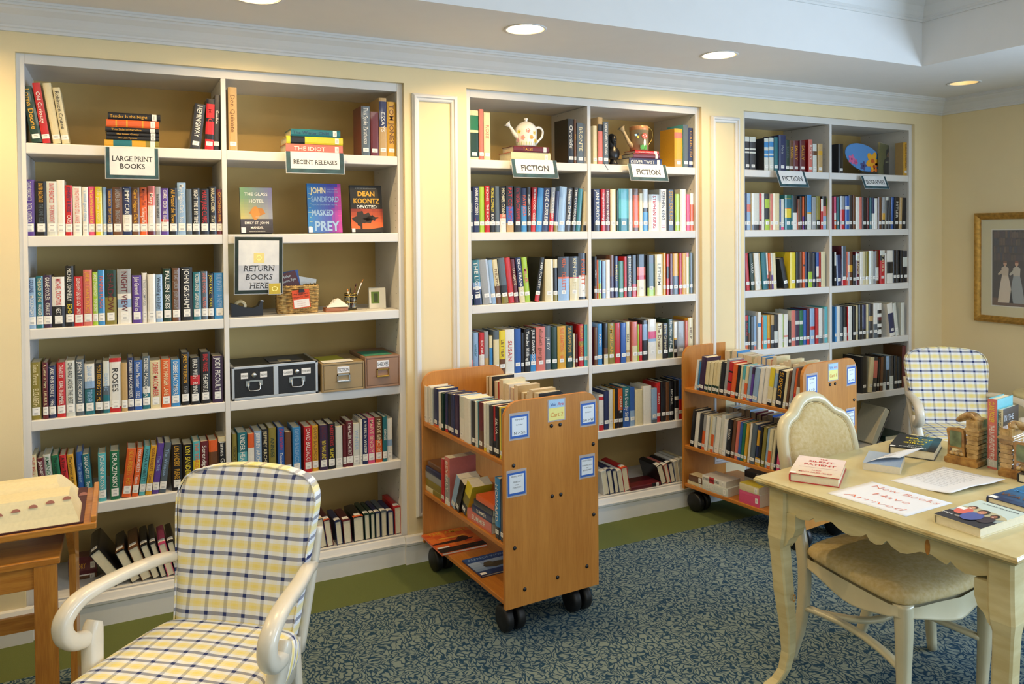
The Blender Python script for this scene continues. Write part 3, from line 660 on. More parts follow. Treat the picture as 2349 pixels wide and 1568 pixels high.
R_(2, 2, ZB3, '''88 106 155 V;120 194 155 T bN.35/W.4/b.5/T1 l-4|THE LIGHT;207 290 150 S l-6;292 335 153 b l-6;337 385 150 C bn.4 tn l-6|PHILIPPA;388 452 135 s bo.2/K.4 l-6;455 508 132 O l-6 bR1;510 554 145 M l-6 tC|LITIGATE;556 609 130 N bC.35 l-6|DICK FRANCIS;612 662 128 g l-5 tp|MILLER;
702 746 133 K bR.15/K1 l9 tW sK|KEN FOLLETT;806 880 145 C p;884 925 145 K bo.2/K.8/C1;928 1034 120 K bb.5/O.54 tO|KEN/FOLLETT;1038 1125 118 K bC.5/R.53 tC|KEN FOLLETT;1128 1212 85 K bK.06/W.52 tO|FOLLETT''', lab=3)
R_(3, 2, ZB3, '''1275 1300 118 K bn.3|LISTEN;1302 1321 152 O;1323 1350 155 A bg.4;1352 1386 162 P bb1;1388 1428 150 W tR;1431 1470 105 n bV.5|;1472 1508 115 N tY|MARIE LU;1510 1556 160 s bG1;1558 1587 118 R;1590 1636 110 K|JOHN LE CARRE;1645 1688 105 K bR.3;
1691 1773 98 K bC.4/R.5/c.7;1785 1856 105 k bg.2/D.8;1865 1940 97 C tS x|LETHEM;1943 1970 83 y;1973 1998 95 R bR.4/K.7;2001 2030 92 M;2034 2087 90 y bs.45;2089 2117 88 M bR1;2120 2158 88 C by1;2160 2195 82 c bC.9;2197 2226 82 A bs1''', lab=3)
ZB4 = (4.195, 1060, 720)
R_(2, 3, ZB4, '''95 112 190 K bW.1/R.4;114 165 180 b tT|winter;170 219 180 R bR.25/W.5|RICHARD;222 262 168 S bt.4;270 302 210 C bC.25/L.7;305 360 158 s bC.8;362 419 160 Y bn.35 tn|LETTER;421 505 147 W tR x|SUSAN;507 570 140 N bB1 ty|;573 602 180 K;605 660 140 K|Tender Killing;
662 714 140 K bL.4|JULIE GARWOOD;716 803 125 c tn|elizabeth george;806 862 115 B bs1 tW|JUDY;865 920 120 D tC|;923 1002 118 Y by1 tO|SUE GRAFTON/W;1008 1072 115 D ty|SUE GRAFTON/V;1075 1095 190 C;1097 1115 190 M;1130 1178 100 R bR.5/o.6 ty|PHILIPPA/GREGORY;1181 1226 100 T bA1''', lab=3)
R_(3, 3, ZB4, '''1278 1308 130 M bn1;1311 1353 95 b bL1|KARIN;1366 1405 90 K bC.25/n.4;1408 1473 90 o ty|AMERICAN;1475 1525 85 M bR1|;1528 1579 83 N bB1 tR|;1581 1620 75 C bt.3 tK|SON;1640 1690 75 c bC.4;1692 1708 100 g;1710 1740 100 R;1742 1790 60 k bK.5/b.9;
1797 1870 50 W bW.45/b.52/p.7 tS|;1873 1933 90 C tn|The Dream;1936 1988 90 K tC|Jane Green;1990 2038 50 D|The Year of Fog;2040 2070 75 W bK.5/y.55;2076 2148 70 S bo.02;2150 2176 65 c;2178 2226 35 y bC1 tn|HELP''', lab=3)
ZBF = (4.356, 1370, 840)
R_(2, 4, (2.451, 930, 840), '''835 862 146 K;864 892 150 k''', lab=0)
R_(3, 4, ZBF, '''22 70 285 W bR.15/W.85/R.95;76 124 245 N tC|;126 165 235 w;168 180 230 y;182 214 220 D bK1;216 260 225 O bK.45|CHARLIE;263 330 205 T bB.5|The Deadly Sin;335 381 210 B bb.4;385 458 235 C x tS|;466 545 195 W x;548 603 220 b bs.1;605 640 165 R|SUNNY;643 692 155 K;694 728 160 K bn1;
731 770 155 K tW|MICHAEL;776 817 140 K bW.3/K.5/W.6;821 863 130 B bR.5;865 880 150 K''', lab=3)
R_(3, 5, ZBF, '''70 122 1040 W l-9;128 176 1030 N l-9;182 224 1030 N l-9;228 270 1030 W l-9;274 332 1005 R l-9 bO.1;645 698 985 K l-18 bW.06;702 738 975 c l-14 bW.1;742 786 960 N l-12 bK1;790 830 940 W l-8;834 868 925 w l-6;870 900 915 C l-4''', mode='spineup')
S_(3, 5, ZBF, '''345 640 1180 M x bM.1/K.3''', 'single volume', inset=-.01)
ZC1 = (5.34, 1680, 240)
R_(4, 0, ZC1, '''156 212 390 k bk.5/w.55/k.6/w.65/k.85/w1;216 288 395 k bk.5/w.55/k.6/w.65/k.85/w1;396 448 410 w bw.4/L.46/w.52/L.62/w.72/L.88 sk;452 506 405 w bw.4/L.46/w.52/L.62/w.72/L.88;514 560 400 s bT1;570 655 375 N tS|Poe;658 708 430 D ts|TALES;710 757 440 n ty|MARK;
760 822 440 M ty|SALLY;828 895 440 M ty|SALLY;942 990 425 O bc1 sR tW|ROCKY;994 1042 480 w bw.6/n.75;1048 1106 480 t bt.6/y.75''', lab=2)
R_(5, 0, ZC1, '''1312 1370 480 K bK1 L2|;2108 2162 462 t by1 tn L2 d.075|CALIFORNIA''', lab=2)
ZC2 = (5.34, 1680, 430)
R_(4, 1, ZC2, '''157 181 70 N;184 236 70 b bb.5/c.7;242 335 70 C bk.15/w1;337 365 75 R bM.3;368 405 70 W;408 466 75 K bg.3/K.6/g.85;468 500 80 W bc1;503 582 72 W bC1 tn;585 600 140 B;602 638 140 W bp.1/w1;646 722 90 T bT.35/Y.6/O.62/T.88/y.9/G1;724 744 95 T;
747 800 100 K bW.5/K.8;803 830 140 c bn1;833 860 110 k;863 885 110 O bP.4;888 917 100 K;919 972 90 L bw.45/y.5|;980 1031 115 n bS1;1036 1081 105 g bK.3/o1;1086 1112 140 R bR.6/W1;1115 1165 105 K bb.4/c.7;1169 1206 130 g bK.15/W.5''', lab=3)
R_(5, 1, ZC2, '''1260 1284 110 p bO.3/W.5;1286 1308 120 T;1326 1380 105 S bR.15/n.25/R.6;1383 1432 105 B bB.6/W.7;1434 1478 90 k;1480 1510 95 n;1513 1555 115 W x;1559 1592 115 c x;1600 1655 115 K;1657 1684 125 M;1686 1707 125 T;1709 1745 125 N bW.5;1748 1789 130 W x;1791 1835 120 n;
1838 1874 120 S bK.3/y.5 l2;1876 1905 115 w bk.9 l2;1907 1940 115 k l2;1942 1978 120 B l2;1981 2040 115 K tW l2|HITLER;2042 2074 125 t l2;2077 2136 125 K l2''', lab=3)
ZC3 = (5.34, 1680, 560)
R_(4, 2, ZC3, '''182 222 110 R l-4;240 286 115 D l-4|WILD;288 345 110 W l-4;348 372 108 t l-4;376 434 105 T l-4;437 460 105 W bK.3/c.4 l-3;463 486 110 O bn.5 l-3;488 511 110 w bP.4 l-3;514 551 108 C l-3;650 702 175 K l-13;710 777 100 Y sY;781 829 95 K;831 862 95 c bn1;865 890 92 O bO.6/k.65;
893 921 90 N;930 980 100 k bg.45/k1;983 1015 110 k;1031 1062 100 B bn.3/W.6;1065 1086 100 R;1091 1141 90 C tR x|''', lab=3)
R_(5, 2, ZC3, '''1260 1280 95 K bK.6/W1;1282 1340 130 N l-2;1345 1400 20 s bR.15/s1 sM;1402 1420 90 c;1423 1476 90 n bn.4/y.6;1479 1511 130 k;1513 1558 95 M bM.75/w.95 tC|ELEANOR;1561 1598 90 W;1601 1635 88 C;1638 1675 85 o bC.2;1679 1726 80 w;1730 1760 85 S;
1763 1804 80 n bn.1/w.5;1808 1868 75 R bR.7/K.85/w1 tC|LAURA;1871 1896 110 W x;1899 1970 75 W bW.3/K.65 x;1973 2016 72 K;2019 2060 72 K;2063 2091 75 K;2094 2155 80 k bK.5/w.8''', lab=3)
ZC4 = (5.34, 1680, 680)
R_(4, 3, ZC4, '''160 204 230 K bO.2/K.85/R1 tR|NIXON;206 231 235 T bn.5;234 268 245 s;271 304 240 b bc.1;322 362 190 W bW.6/L.7 x;372 384 250 O;386 430 230 w bA1;433 465 225 y bO.3;471 512 225 t bk.7;514 560 220 K bK.2/w.5;566 618 210 W x;620 631 220 g;633 685 215 W x bW.3/c.35;
691 720 300 k;724 773 170 w bc1;779 831 170 V bV.6/w.7;834 876 170 G bG.6/w.7;879 915 165 B;918 948 150 M bR.2/M1;953 1010 145 b bb.4/R.5;1021 1059 145 R;1063 1110 140 W bs.15;1113 1130 150 S;1133 1173 125 A''', lab=3)
R_(5, 3, ZC4, '''1258 1280 125 L;1284 1330 120 W x;1333 1366 125 s;1369 1409 125 K bw.4/K.6;1411 1423 125 R;1426 1480 120 W x;1483 1520 115 K;1522 1541 105 C;1546 1593 100 K;1596 1641 100 N bK.3|;1646 1672 90 C;1676 1728 90 k bk.5/t.65/k1;1731 1780 80 W bs.4;1783 1834 80 W bK.1/W.2/K.3/W.4/K.5/M.6/W.7/K.8;
1930 1995 85 W bW.1/N.7 l-8;2003 2042 80 w l-8;2066 2110 75 w x''', lab=3)
R_(5, 4, ZC4, '''1583 1655 735 K;1662 1712 750 C l6;1716 1762 745 k bk.4/c.9 l5;1772 1798 770 K l4;1808 1842 745 n l3;1851 1889 730 K bw.2/K.4;1892 1930 730 b bK.6;1936 1984 725 w bw.4/k1;1990 2028 725 K;2031 2062 735 K;2064 2082 735 K;2086 2130 600 n bM1 x''', lab=3)
# ------------------------------------------------------------------ book carts
def cart_frame(O, ang): c, s = math.cos(R(ang)), math.sin(R(ang)); return frame((O[0], O[1], 0), (c, s, 0), (-s, c, 0))
CW, CL, CT = .503, .90, .019; CZ0, CZ1 = .135, 1.047
def cart(Mx, label):
    t = thing('book_cart', label, 'book cart', M=Mx, group='wooden book carts')
    out = rrect(0, CW, CZ0, CZ1, .075, corners=(0, 1, 1, 0))
    ends = []
    for y0 in (0, CL-CT):
        e = MB().prism(out, 'y', y0, y0+CT).obj('end_panel', MCART, t, bevel=.002); ends.append(e)
    for z in (.785, .418, .172):
        MB().box(.004, CW-.004, CT, CL-CT, z-.022, z).obj('shelf', MCARTS, t, bevel=.003)
    for z0, z1 in ((.80, .86), (.44, .50)):
        MB().box(CW/2-.008, CW/2+.008, CT, CL-CT, z0, z1).obj('centre_rail', MCARTS, t, bevel=.002)
    for bx, bz in ((.245, .915), (.292, .915), (.476, .80), (.046, .766), (.246, .596), (.293, .596), (.476, .47), (.048, .401), (.435, .235), (.272, .221), (.098, .207)):
        b = MB().lathe([(.0001, .006), (.004, .0055), (.0085, .003), (.009, 0)], n=12); b.v = [Vector((bx+p.x, -p.z, bz+p.y)) for p in b.v]
        b.obj('bolt_head', MBLKM, ends[0])
    for cx, cy in ((.07, .08), (CW-.07, .08), (.07, CL-.08), (CW-.07, CL-.08)):
        fk = MB(); fk.box(cx-.014, cx+.014, cy-.02, cy+.03, .115, CZ0+.014); fk.box(cx-.006, cx+.006, cy-.012, cy+.012, .05, .125)
        cs = fk.obj('caster', MRUB, t, bevel=.003)
        for sx in (-1, 1):
            wh = MB().lathe([(.012, -.022), (.048, -.022), (.058, -.017), (.060, -.008), (.060, .008), (.058, .016), (.050, .020), (.012, .020)], n=28)
            wh.v = [Vector((cx+sx*.030+p.z, cy+p.x, .061+p.y)) for p in wh.v]; wh.obj('wheel', MRUB, cs)
    return t, ends[0]
MBLKM = mat('blackened_bolt', '3A3B3F', .3, .8)
C1 = cart_frame((1.482, -.985), 3.6); C2 = cart_frame((3.330, -.925), 7.5)
cart1, panel1 = cart(C1, 'oak laminate book cart standing in front of the first wall panel, nearest the camera')
cart2, panel2 = cart(C2, 'oak laminate book cart behind the dining chair, partly hidden by the cream table')
def notice(Mx, x0, x1, z0, z1, lines, label, blue=True, tape=True):
    t = thing('taped_notice', label, 'notice', M=Mx @ Matrix.Translation(((x0+x1)/2, -.0016, (z0+z1)/2)), group='notices taped to the cart end panels')
    w, h = (x1-x0)/2, (z1-z0)/2
    if tape: MB().box(-w-.006, w+.006, -.0002, .0004, -h-.008, h+.012).obj('clear_tape', MTAPE, t)
    if blue: MB().box(-w, w, -.0008, -.0003, -h, h, col='2F62B8').obj('blue_card', ML, t)
    k = .82 if blue else 1
    MB().box(-w*k, w*k, -.0014, -.0009, -h*k*.96, h*k, col='E6ECF2').obj('paper', ML, t)
    tx = MB()
    for q in lines: text(tx, q[0], (0, -.0017, h*q[1]), (1, 0, 0), (0, 0, 1), q[2], q[3] if len(q) > 3 else '22242C', width=w*1.5, italic=.1 if q[2] > .006 else 0)
    tx.obj('handwriting', MI, t); return t
MTAPE = mat('clear_tape', 'D8DCE0', .15); 
nb = MTAPE.node_tree.nodes['Principled BSDF']; nb.inputs['Alpha'].default_value = .35
for Mx, nn, far in ((C1, 'nearer cart', 0), (C2, 'farther cart', 1)):
    notice(Mx, .030, .122, .885, .985, [('TOP SHELF', .55, .0065), ('by Author', .12, .0055), ('N > Sm' if not far else 'A > Gr', -.68, .013)], 'blue-bordered shelf notice at the top left of the %s end panel' % nn)
    notice(Mx, .408, .487, .895, .995, [('TOP SHELF', .55, .0065), ('by Author', .12, .0055), ('Sm > W' if not far else 'H > Mo', -.68, .013)], 'blue-bordered shelf notice at the top right of the %s end panel' % nn)
    if not far: notice(Mx, .015, .105, .635, .735, [('MIDDLE SHELF', .6, .006), ('SERIES and', .1, .006), ('other', -.15, .006), ('CHRISTIAN', -.4, .006)], 'blue-bordered notice at mid height on the left of the nearer cart')
    notice(Mx, .400, .478, .655, .745, [('MIDDLE SHELF', .6, .006), ('NON-FICTION', .1, .006), ('and', -.15, .006), ('BIOGRAPHY', -.4, .006)], 'blue-bordered notice at mid height on the right of the %s' % nn)
for Mx, nn, num in ((C1, 'nearer cart', '2'), (C2, 'farther cart', '1')):
    t = thing('cart_name_card', 'small yellow and blue We Are Cart card taped on the %s' % nn, 'notice', M=Mx @ Matrix.Translation((.273, -.0016, .985)), group='cart name cards')
    MB().box(-.048, .048, -.0002, .0004, -.052, .050).obj('clear_tape', MTAPE, t)
    MB().box(-.042, .042, -.0008, -.0003, -.046, .012, col='F0E68A').obj('yellow_note', ML, t)
    MB().box(-.042, .042, -.0012, -.0007, .010, .046, col='A9CCEA').obj('blue_note', ML, t)
    tx = MB(); text(tx, 'We', (-.036, -.0015, .018), (1, 0, 0), (0, 0, 1), .015, '1D3E8E', center=False, italic=.1); text(tx, 'Are', (.004, -.0015, .018), (1, 0, 0), (0, 0, 1), .015, 'C8303A', center=False, italic=.1); tx.obj('handwriting', MI, t); tx = MB()
    text(tx, 'Cart '+num, (0, -.0015, -.030), (1, 0, 0), (0, 0, 1), .019, 'E0913A', width=.07, italic=.05); tx.obj('handwriting', MI, t)
MB_ = MB().box(.145, .165, -.001, 0, 0, .001)
def cart_side(Mx, inset=.012):
    e1 = Mx.col[0].xyz; e2 = Mx.col[1].xyz; O = Mx.translation+e1*inset
    return frame(O, -e2, e1)
def cside2(Mx, inset=.012):
    e1 = Mx.col[0].xyz; e2 = Mx.col[1].xyz; return frame(Mx.translation+e1*(CW-inset), e2, -e1)
ZK = (2.451, 930, 840)
N1 = 'nearer cart'; N2 = 'farther cart'
row('top shelf of the '+N1, cart_side(C1), .7855, ZK, '''105 121 112 W;122 139 114 W;140 153 122 w;154 181 126 N bO.05/N1;182 199 148 W;200 215 150 D;216 232 150 N bR.06;233 249 155 K;250 272 158 N;273 294 160 V;298 325 170 b bW.5/w1;328 367 178 W x;369 388 195 k;389 404 200 A bw1;405 432 204 M bn.4/M1;
434 447 210 W bY.1;448 464 210 w;466 489 222 k;490 499 225 R bK.3;500 522 228 K tW|SILVA;524 537 235 Y;539 552 240 s''', None, lab=2, depth=.60)
row('middle shelf of the '+N1, cart_side(C1), .4185, ZK, '''205 222 520 R p;224 252 512 c p bW.1/S.6 tW|BEVERLY;253 275 612 b p l22;277 300 640 K p l24 tC;302 332 650 Y p l26 bK.3/o.6;500 527 630 L bk.2|HOWARD;530 552 640 k''', None, lab=2)
stack('far middle-shelf pile on the '+N1, cart_side(C1), .4185, ZK, '''108 200 693 C p bo.5 x;110 198 650 o p x;113 200 610 S p x;118 203 582 N p x;122 208 553 n p x''')
stack('near middle-shelf pile on the '+N1, cart_side(C1), .4185, ZK, '''345 480 838 c p tW L2|SUMMER;375 484 806 N p tW L2|SUMMER;384 490 776 k p;396 498 748 O p x''', lab=0)
rr = random.Random(3)
def backrow(Mx, zs, name, y0, y1, hr, cols, lean=0, hard=False):
    fr = cside2(Mx); X = fr.col[0].xyz; y = y0
    while y < y1:
        w = rr.uniform(.018, .045); h = rr.uniform(*hr); c = rr.choice(cols)
        m = frame(fr.translation+X*(y+w/2), X, fr.col[1].xyz); m.translation.z = zs
        plan(m, book_parts(w-.0006, h, h*.62, c, (), '', 'W', hard, 2), w*h*9e4*.6, name, c, (w, h, y, 'standing')); y += w
backrow(C1, .7855, 'back row of the top shelf, '+N1, .03, .84, (.17, .225), 'WCCRKWtCbC')
backrow(C1, .4185, 'back row of the middle shelf, '+N1, .05, .60, (.19, .235), 'KNMsWT')
ZT = (3.0155, 1540, 780)
row('top shelf of the '+N2, cart_side(C2), .7855, ZT, '''158 172 135 W l8;173 185 150 L l8;186 222 115 V l8;224 248 150 C l8 bD.25;249 272 150 C l8 bD.25;273 296 150 C l8 bD.25;297 321 150 C l8 bD.25;323 350 150 K l8;351 373 132 S l8;375 402 150 R l8 bK.1/R.4/K.45/R.7/K.75;404 434 165 O l8 bO1;436 454 172 K l8;455 469 175 C l8;
470 489 175 A l8 bw.6;490 511 180 C l8 bO.5;513 534 180 b l8;536 554 185 V l8 bP.8;556 589 190 b l8;591 619 190 W l8 x;621 654 190 W l8 x;656 688 190 C l8 bK.1/C.5/Y1;690 714 200 C l8 bC.5/b.9;716 765 210 K l8 ty|SUSPECT;767 785 215 C l8;786 800 210 n l8;802 824 190 S l8;826 844 190 n l8 bR.4/O1;846 874 212 t l6 bw.6/n1''', None, lab=2, depth=.6)
row('middle shelf of the '+N2, cart_side(C2), .4185, ZT, '''125 149 480 K l7;151 176 500 W l7 x;178 200 505 k l7;202 222 515 S l7 bO.55;224 244 520 W l7;246 262 515 C l7;264 284 525 w l7 bO.5;286 318 530 W l7 bW.5;320 344 515 w l7;346 369 545 W l7;371 399 545 K l7|BOLD;401 424 550 n l7;426 449 560 O l7 bc1;451 471 565 B l7;473 494 570 G l7;496 514 575 y l7;
516 534 575 W l7;536 569 575 s l7;571 590 590 N l7 by.2/N.5/y.9;592 609 595 K l7 by.2;611 634 600 o l7;636 654 610 b l7;656 679 610 C l7 bO.45;681 699 615 C l7;701 714 620 K l7;716 739 610 p l7 bp.4/B.55;741 759 620 n l7;761 784 640 n l7 bt.35;786 806 640 K l7 bw.4''', None, lab=2, depth=.6)
stack('far pile on the bottom shelf, '+N2, cart_side(C2), .1725, ZT, '''112 216 980 C p x;124 214 938 C p x bn1''', special=True)
stack('bottom-shelf middle pile, '+N2, cart_side(C2), .1725, ZT, '''218 392 1000 w p x|SHELL;214 378 955 W p x bW.5/R.7 tK|OTHER PEOPLES CHILD''', special=True)
stack('near pile on the bottom shelf, '+N2, cart_side(C2), .1725, ZT, '''470 610 1052 W p x bp1;472 606 1002 Y p x bC1''', special=True)
backrow(C2, .7855, 'back row of the top shelf, '+N2, .02, .84, (.175, .225), 'WCRCLCWCMC', hard=False)
backrow(C2, .4185, 'back row of the middle shelf, '+N2, .05, .80, (.19, .22), 'NKMbSsB')
stack('back pile of the bottom shelf, '+N2, cart_side(C2, .19), .1725, ZT, '''505 640 1040 N p x;505 640 1000 S p;508 640 960 w p;505 630 915 k p''')

# ------------------------------------------------------------------ choose things, join the remainder
BOOKS.sort(key=lambda b: -b['px']); NB = 284
main, rest = BOOKS[:NB], BOOKS[NB:]
ORD = 'first second third fourth fifth sixth seventh eighth ninth tenth eleventh twelfth thirteenth fourteenth fifteenth sixteenth seventeenth eighteenth nineteenth twentieth'.split()+['twenty-'+q for q in 'first second third fourth fifth sixth seventh eighth ninth'.split()]+['thirtieth']
rows = {}
for b in BOOKS: rows.setdefault(b['row'], []).append(b)
for nm, bs in rows.items():
    bs.sort(key=lambda b: b['dims'][2]); cols = [PAL[b['key']][0] for b in bs]; keys = {}
    flat = bs[0]['dims'][3] == 'lying flat'
    trip = [((cols[i-1] if i else 'end'), cols[i], (cols[i+1] if i+1 < len(cols) else 'end')) for i in range(len(cols))]
    used = set()
    for i, b in enumerate(bs):
        w, h = b['dims'][:2]; c = cols[i]; pos = b['dims'][3]
        size = 'thick ' if w > .047 else 'thin ' if w < .017 else ''
        same = [j for j in range(len(cols)) if cols[j] == c]
        an = lambda q: ('an ' if q[0] in 'aeiou' else 'a ')+q
        if flat:
            where = 'the only book' if len(bs) == 1 else ['lowest', 'second from bottom', 'third from bottom', 'fourth from bottom', 'fifth from bottom', 'sixth from bottom'][i] if i < len(bs)-1 else 'topmost'
            nm2 = nm.split(', ')[0] if ('stack' in nm or 'pair' in nm) else nm; l = '%s book lying flat, %s in the %s' % (c, where, nm2) if len(nm2.split()) < 10 else '%s book, %s in the %s' % (c, where, nm2)
            if len(bs) == 1: l = '%s book lying alone on its side, %s' % (c, nm.split(', ')[-1])
        elif pos == 'standing' and len(same) == 1: l = '%s%s book standing on the %s' % (size, c, nm)
        elif pos == 'standing' and trip.count(trip[i]) == 1 and 'end' not in trip[i] and len((size+c+trip[i][0]+trip[i][2]+nm).split()) < 13 and trip[i][0] != trip[i][2]:
            l = '%s book between %s and %s ones, %s' % (c, trip[i][0], trip[i][2], nm)
        else: l = '%s book, %s from left, %s' % (c, ORD[min(i, 29)], nm)
        if l in used: l = '%s book, %s from left, %s' % (c, ORD[min(i, 29)], nm)
        used.add(l); b['label'] = ' '.join(l.split()[:16])
for b in main:
    t = thing('book', b['label'], 'book', M=b['M'], group='books on the '+b['row'])
    for n_, (mb, m_) in b['parts'].items():
        if mb.v: mb.obj(n_, m_, t)
j = MB()
for b in rest:
    for mb, m_ in b['parts'].values(): j.merge(mb, b['M'])
o = j.obj('shelved_books', MJ); tag(o, 'many smaller books filling the remaining shelves of the far bookcases and carts', 'books'); o['kind'] = 'stuff'
print('BOOKS', len(BOOKS), 'things', len(main))
# ------------------------------------------------------------------ plaid armchairs
def armchair(O, ang, label):
    c, s = math.cos(R(ang)), math.sin(R(ang)); t = thing('plaid_armchair', label, 'armchair', M=frame((O[0], O[1], 0), (c, s, 0), (-s, c, 0)), group='plaid armchairs')
    # seat cushion
    base = []
    for x, y in ((-.235, .245), (-.12, .262), (0, .267), (.12, .262), (.235, .245), (.262, .20), (.285, .05), (.298, -.10), (.302, -.20), (.285, -.262), (.22, -.288), (.1, -.302), (0, -.306), (-.1, -.302), (-.22, -.288), (-.285, -.262), (-.302, -.20), (-.298, -.10), (-.285, .05), (-.262, .20)): base.append((x, y))
    def ring(z, k, dz=0): return [(x*k, y*k-.0, z+dz*(1-(x/.3)**2)*(1-(y/.3)**2)) for x, y in base][::-1]
    m = MB(); m.rings([ring(.372, .95), ring(.378, .99), ring(.40, 1.0), ring(.432, 1.0), ring(.455, .975), ring(.468, .92), ring(.472, .80, .01), ring(.474, .55, .016), ring(.475, .25, .02), ring(.476, .06, .02)][::-1])
    m.obj('seat_cushion', MPS, t, sub=1)
    r = MB(); r.rings([ring(.372, .955), ring(.335, .95), ring(.328, .93), ring(.328, .80), ring(.372, .80)], cap=False); r.obj('seat_rail', MCREAM, t)
    # back cushion
    out = [(0, .400), (.12, .400), (.205, .402), (.222, .42), (.228, .50), (.238, .60), (.250, .70), (.262, .79), (.268, .86), (.262, .895), (.244, .925), (.21, .948), (.14, .962), (.07, .968), (0, .970)]
    out = out+[(-x, z) for x, z in out[::-1][1:-1]]
    def bend(x, y, z): return (x, y+.245+(z-.42)*.235+.35*x*x*-1+.012, z)
    b = MB(); b.inflate(out, [(.045, .30), (.044, .85), (.036, .96), (.02, .995), (-.012, 1.0), (-.026, .985), (-.036, .95), (-.043, .86), (-.049, .62), (-.052, .32), (-.053, .08)][::-1], bend)
    b.obj('backrest', MPB, t, sub=1)
    pp = MB(); pl = [bend(x*.992, -.030, .685+(z-.685)*.992) for x, z in out[2:-2]]
    pp.sweep(pl, .007, .007, n=6, sub=1); pp.obj('piping', MPB, t)
    for sg in (-1, 1):
        a = MB(); P = [(-.240, .325, .640), (-.268, .24, .664), (-.300, .11, .672), (-.322, -.02, .673), (-.334, -.10, .660), (-.338, -.148, .625), (-.337, -.150, .582), (-.334, -.122, .548), (-.330, -.085, .535), (-.326, -.050, .530)]
        a.sweep([(sg*-x, y, z) for x, y, z in P], [.046, .050, .052, .054, .056, .056, .055, .054, .052, .050], [.034, .036, .037, .038, .044, .050, .054, .054, .052, .05], n=14, sq=2.8, side=(1, 0, 0), sub=5)
        ao = a.obj('arm', MCREAM, t)
        st = MB(); st.sweep([(-sg*-x, y, z) for x, y, z in [(-.325, -.034, .573), (-.325, -.042, .556), (-.322, -.050, .52), (-.312, -.062, .46), (-.303, -.07, .40), (-.300, -.072, .35)]], [.044, .052, .052, .050, .052, .05], [.036, .052, .064, .062, .068, .07], n=14, sq=3.4, side=(1, 0, 0), sub=4)
        st.obj('arm_post', MCREAM, t)
        lg = MB(); lg.sweep([(sg*.255, -.235, .375), (sg*.262, -.242, .30), (sg*.262, -.240, .15), (sg*.262, -.238, 0.001)], [.055, .052, .04, .03], [.055, .052, .04, .03], n=12, sq=4, up=(0, 1, 0), sub=4); lg.obj('leg', MCREAM, t)
        lg = MB(); lg.sweep([(sg*.205, .25, .42), (sg*.210, .245, .33), (sg*.215, .265, .18), (sg*.222, .32, 0.001)], [.045, .045, .038, .03], [.05, .048, .04, .034], n=12, sq=4, up=(0, 1, 0), sub=4); lg.obj('leg', MCREAM, t)
        up_ = MB(); up_.sweep([(sg*.212, .285, .36), (sg*.225, .315, .50), (sg*.238, .352, .66), (sg*.243, .372, .76)], .03, .034, n=10, sq=4, up=(0, 1, 0), sub=3); up_.obj('back_post', MCREAM, t)
    return t
armchair((.185, -1.425), -38.3, 'large yellow and navy plaid armchair in the foreground beside the dictionary stand')
armchair((4.90, -.815), -34, 'yellow and navy plaid armchair in the far corner beneath the framed print')

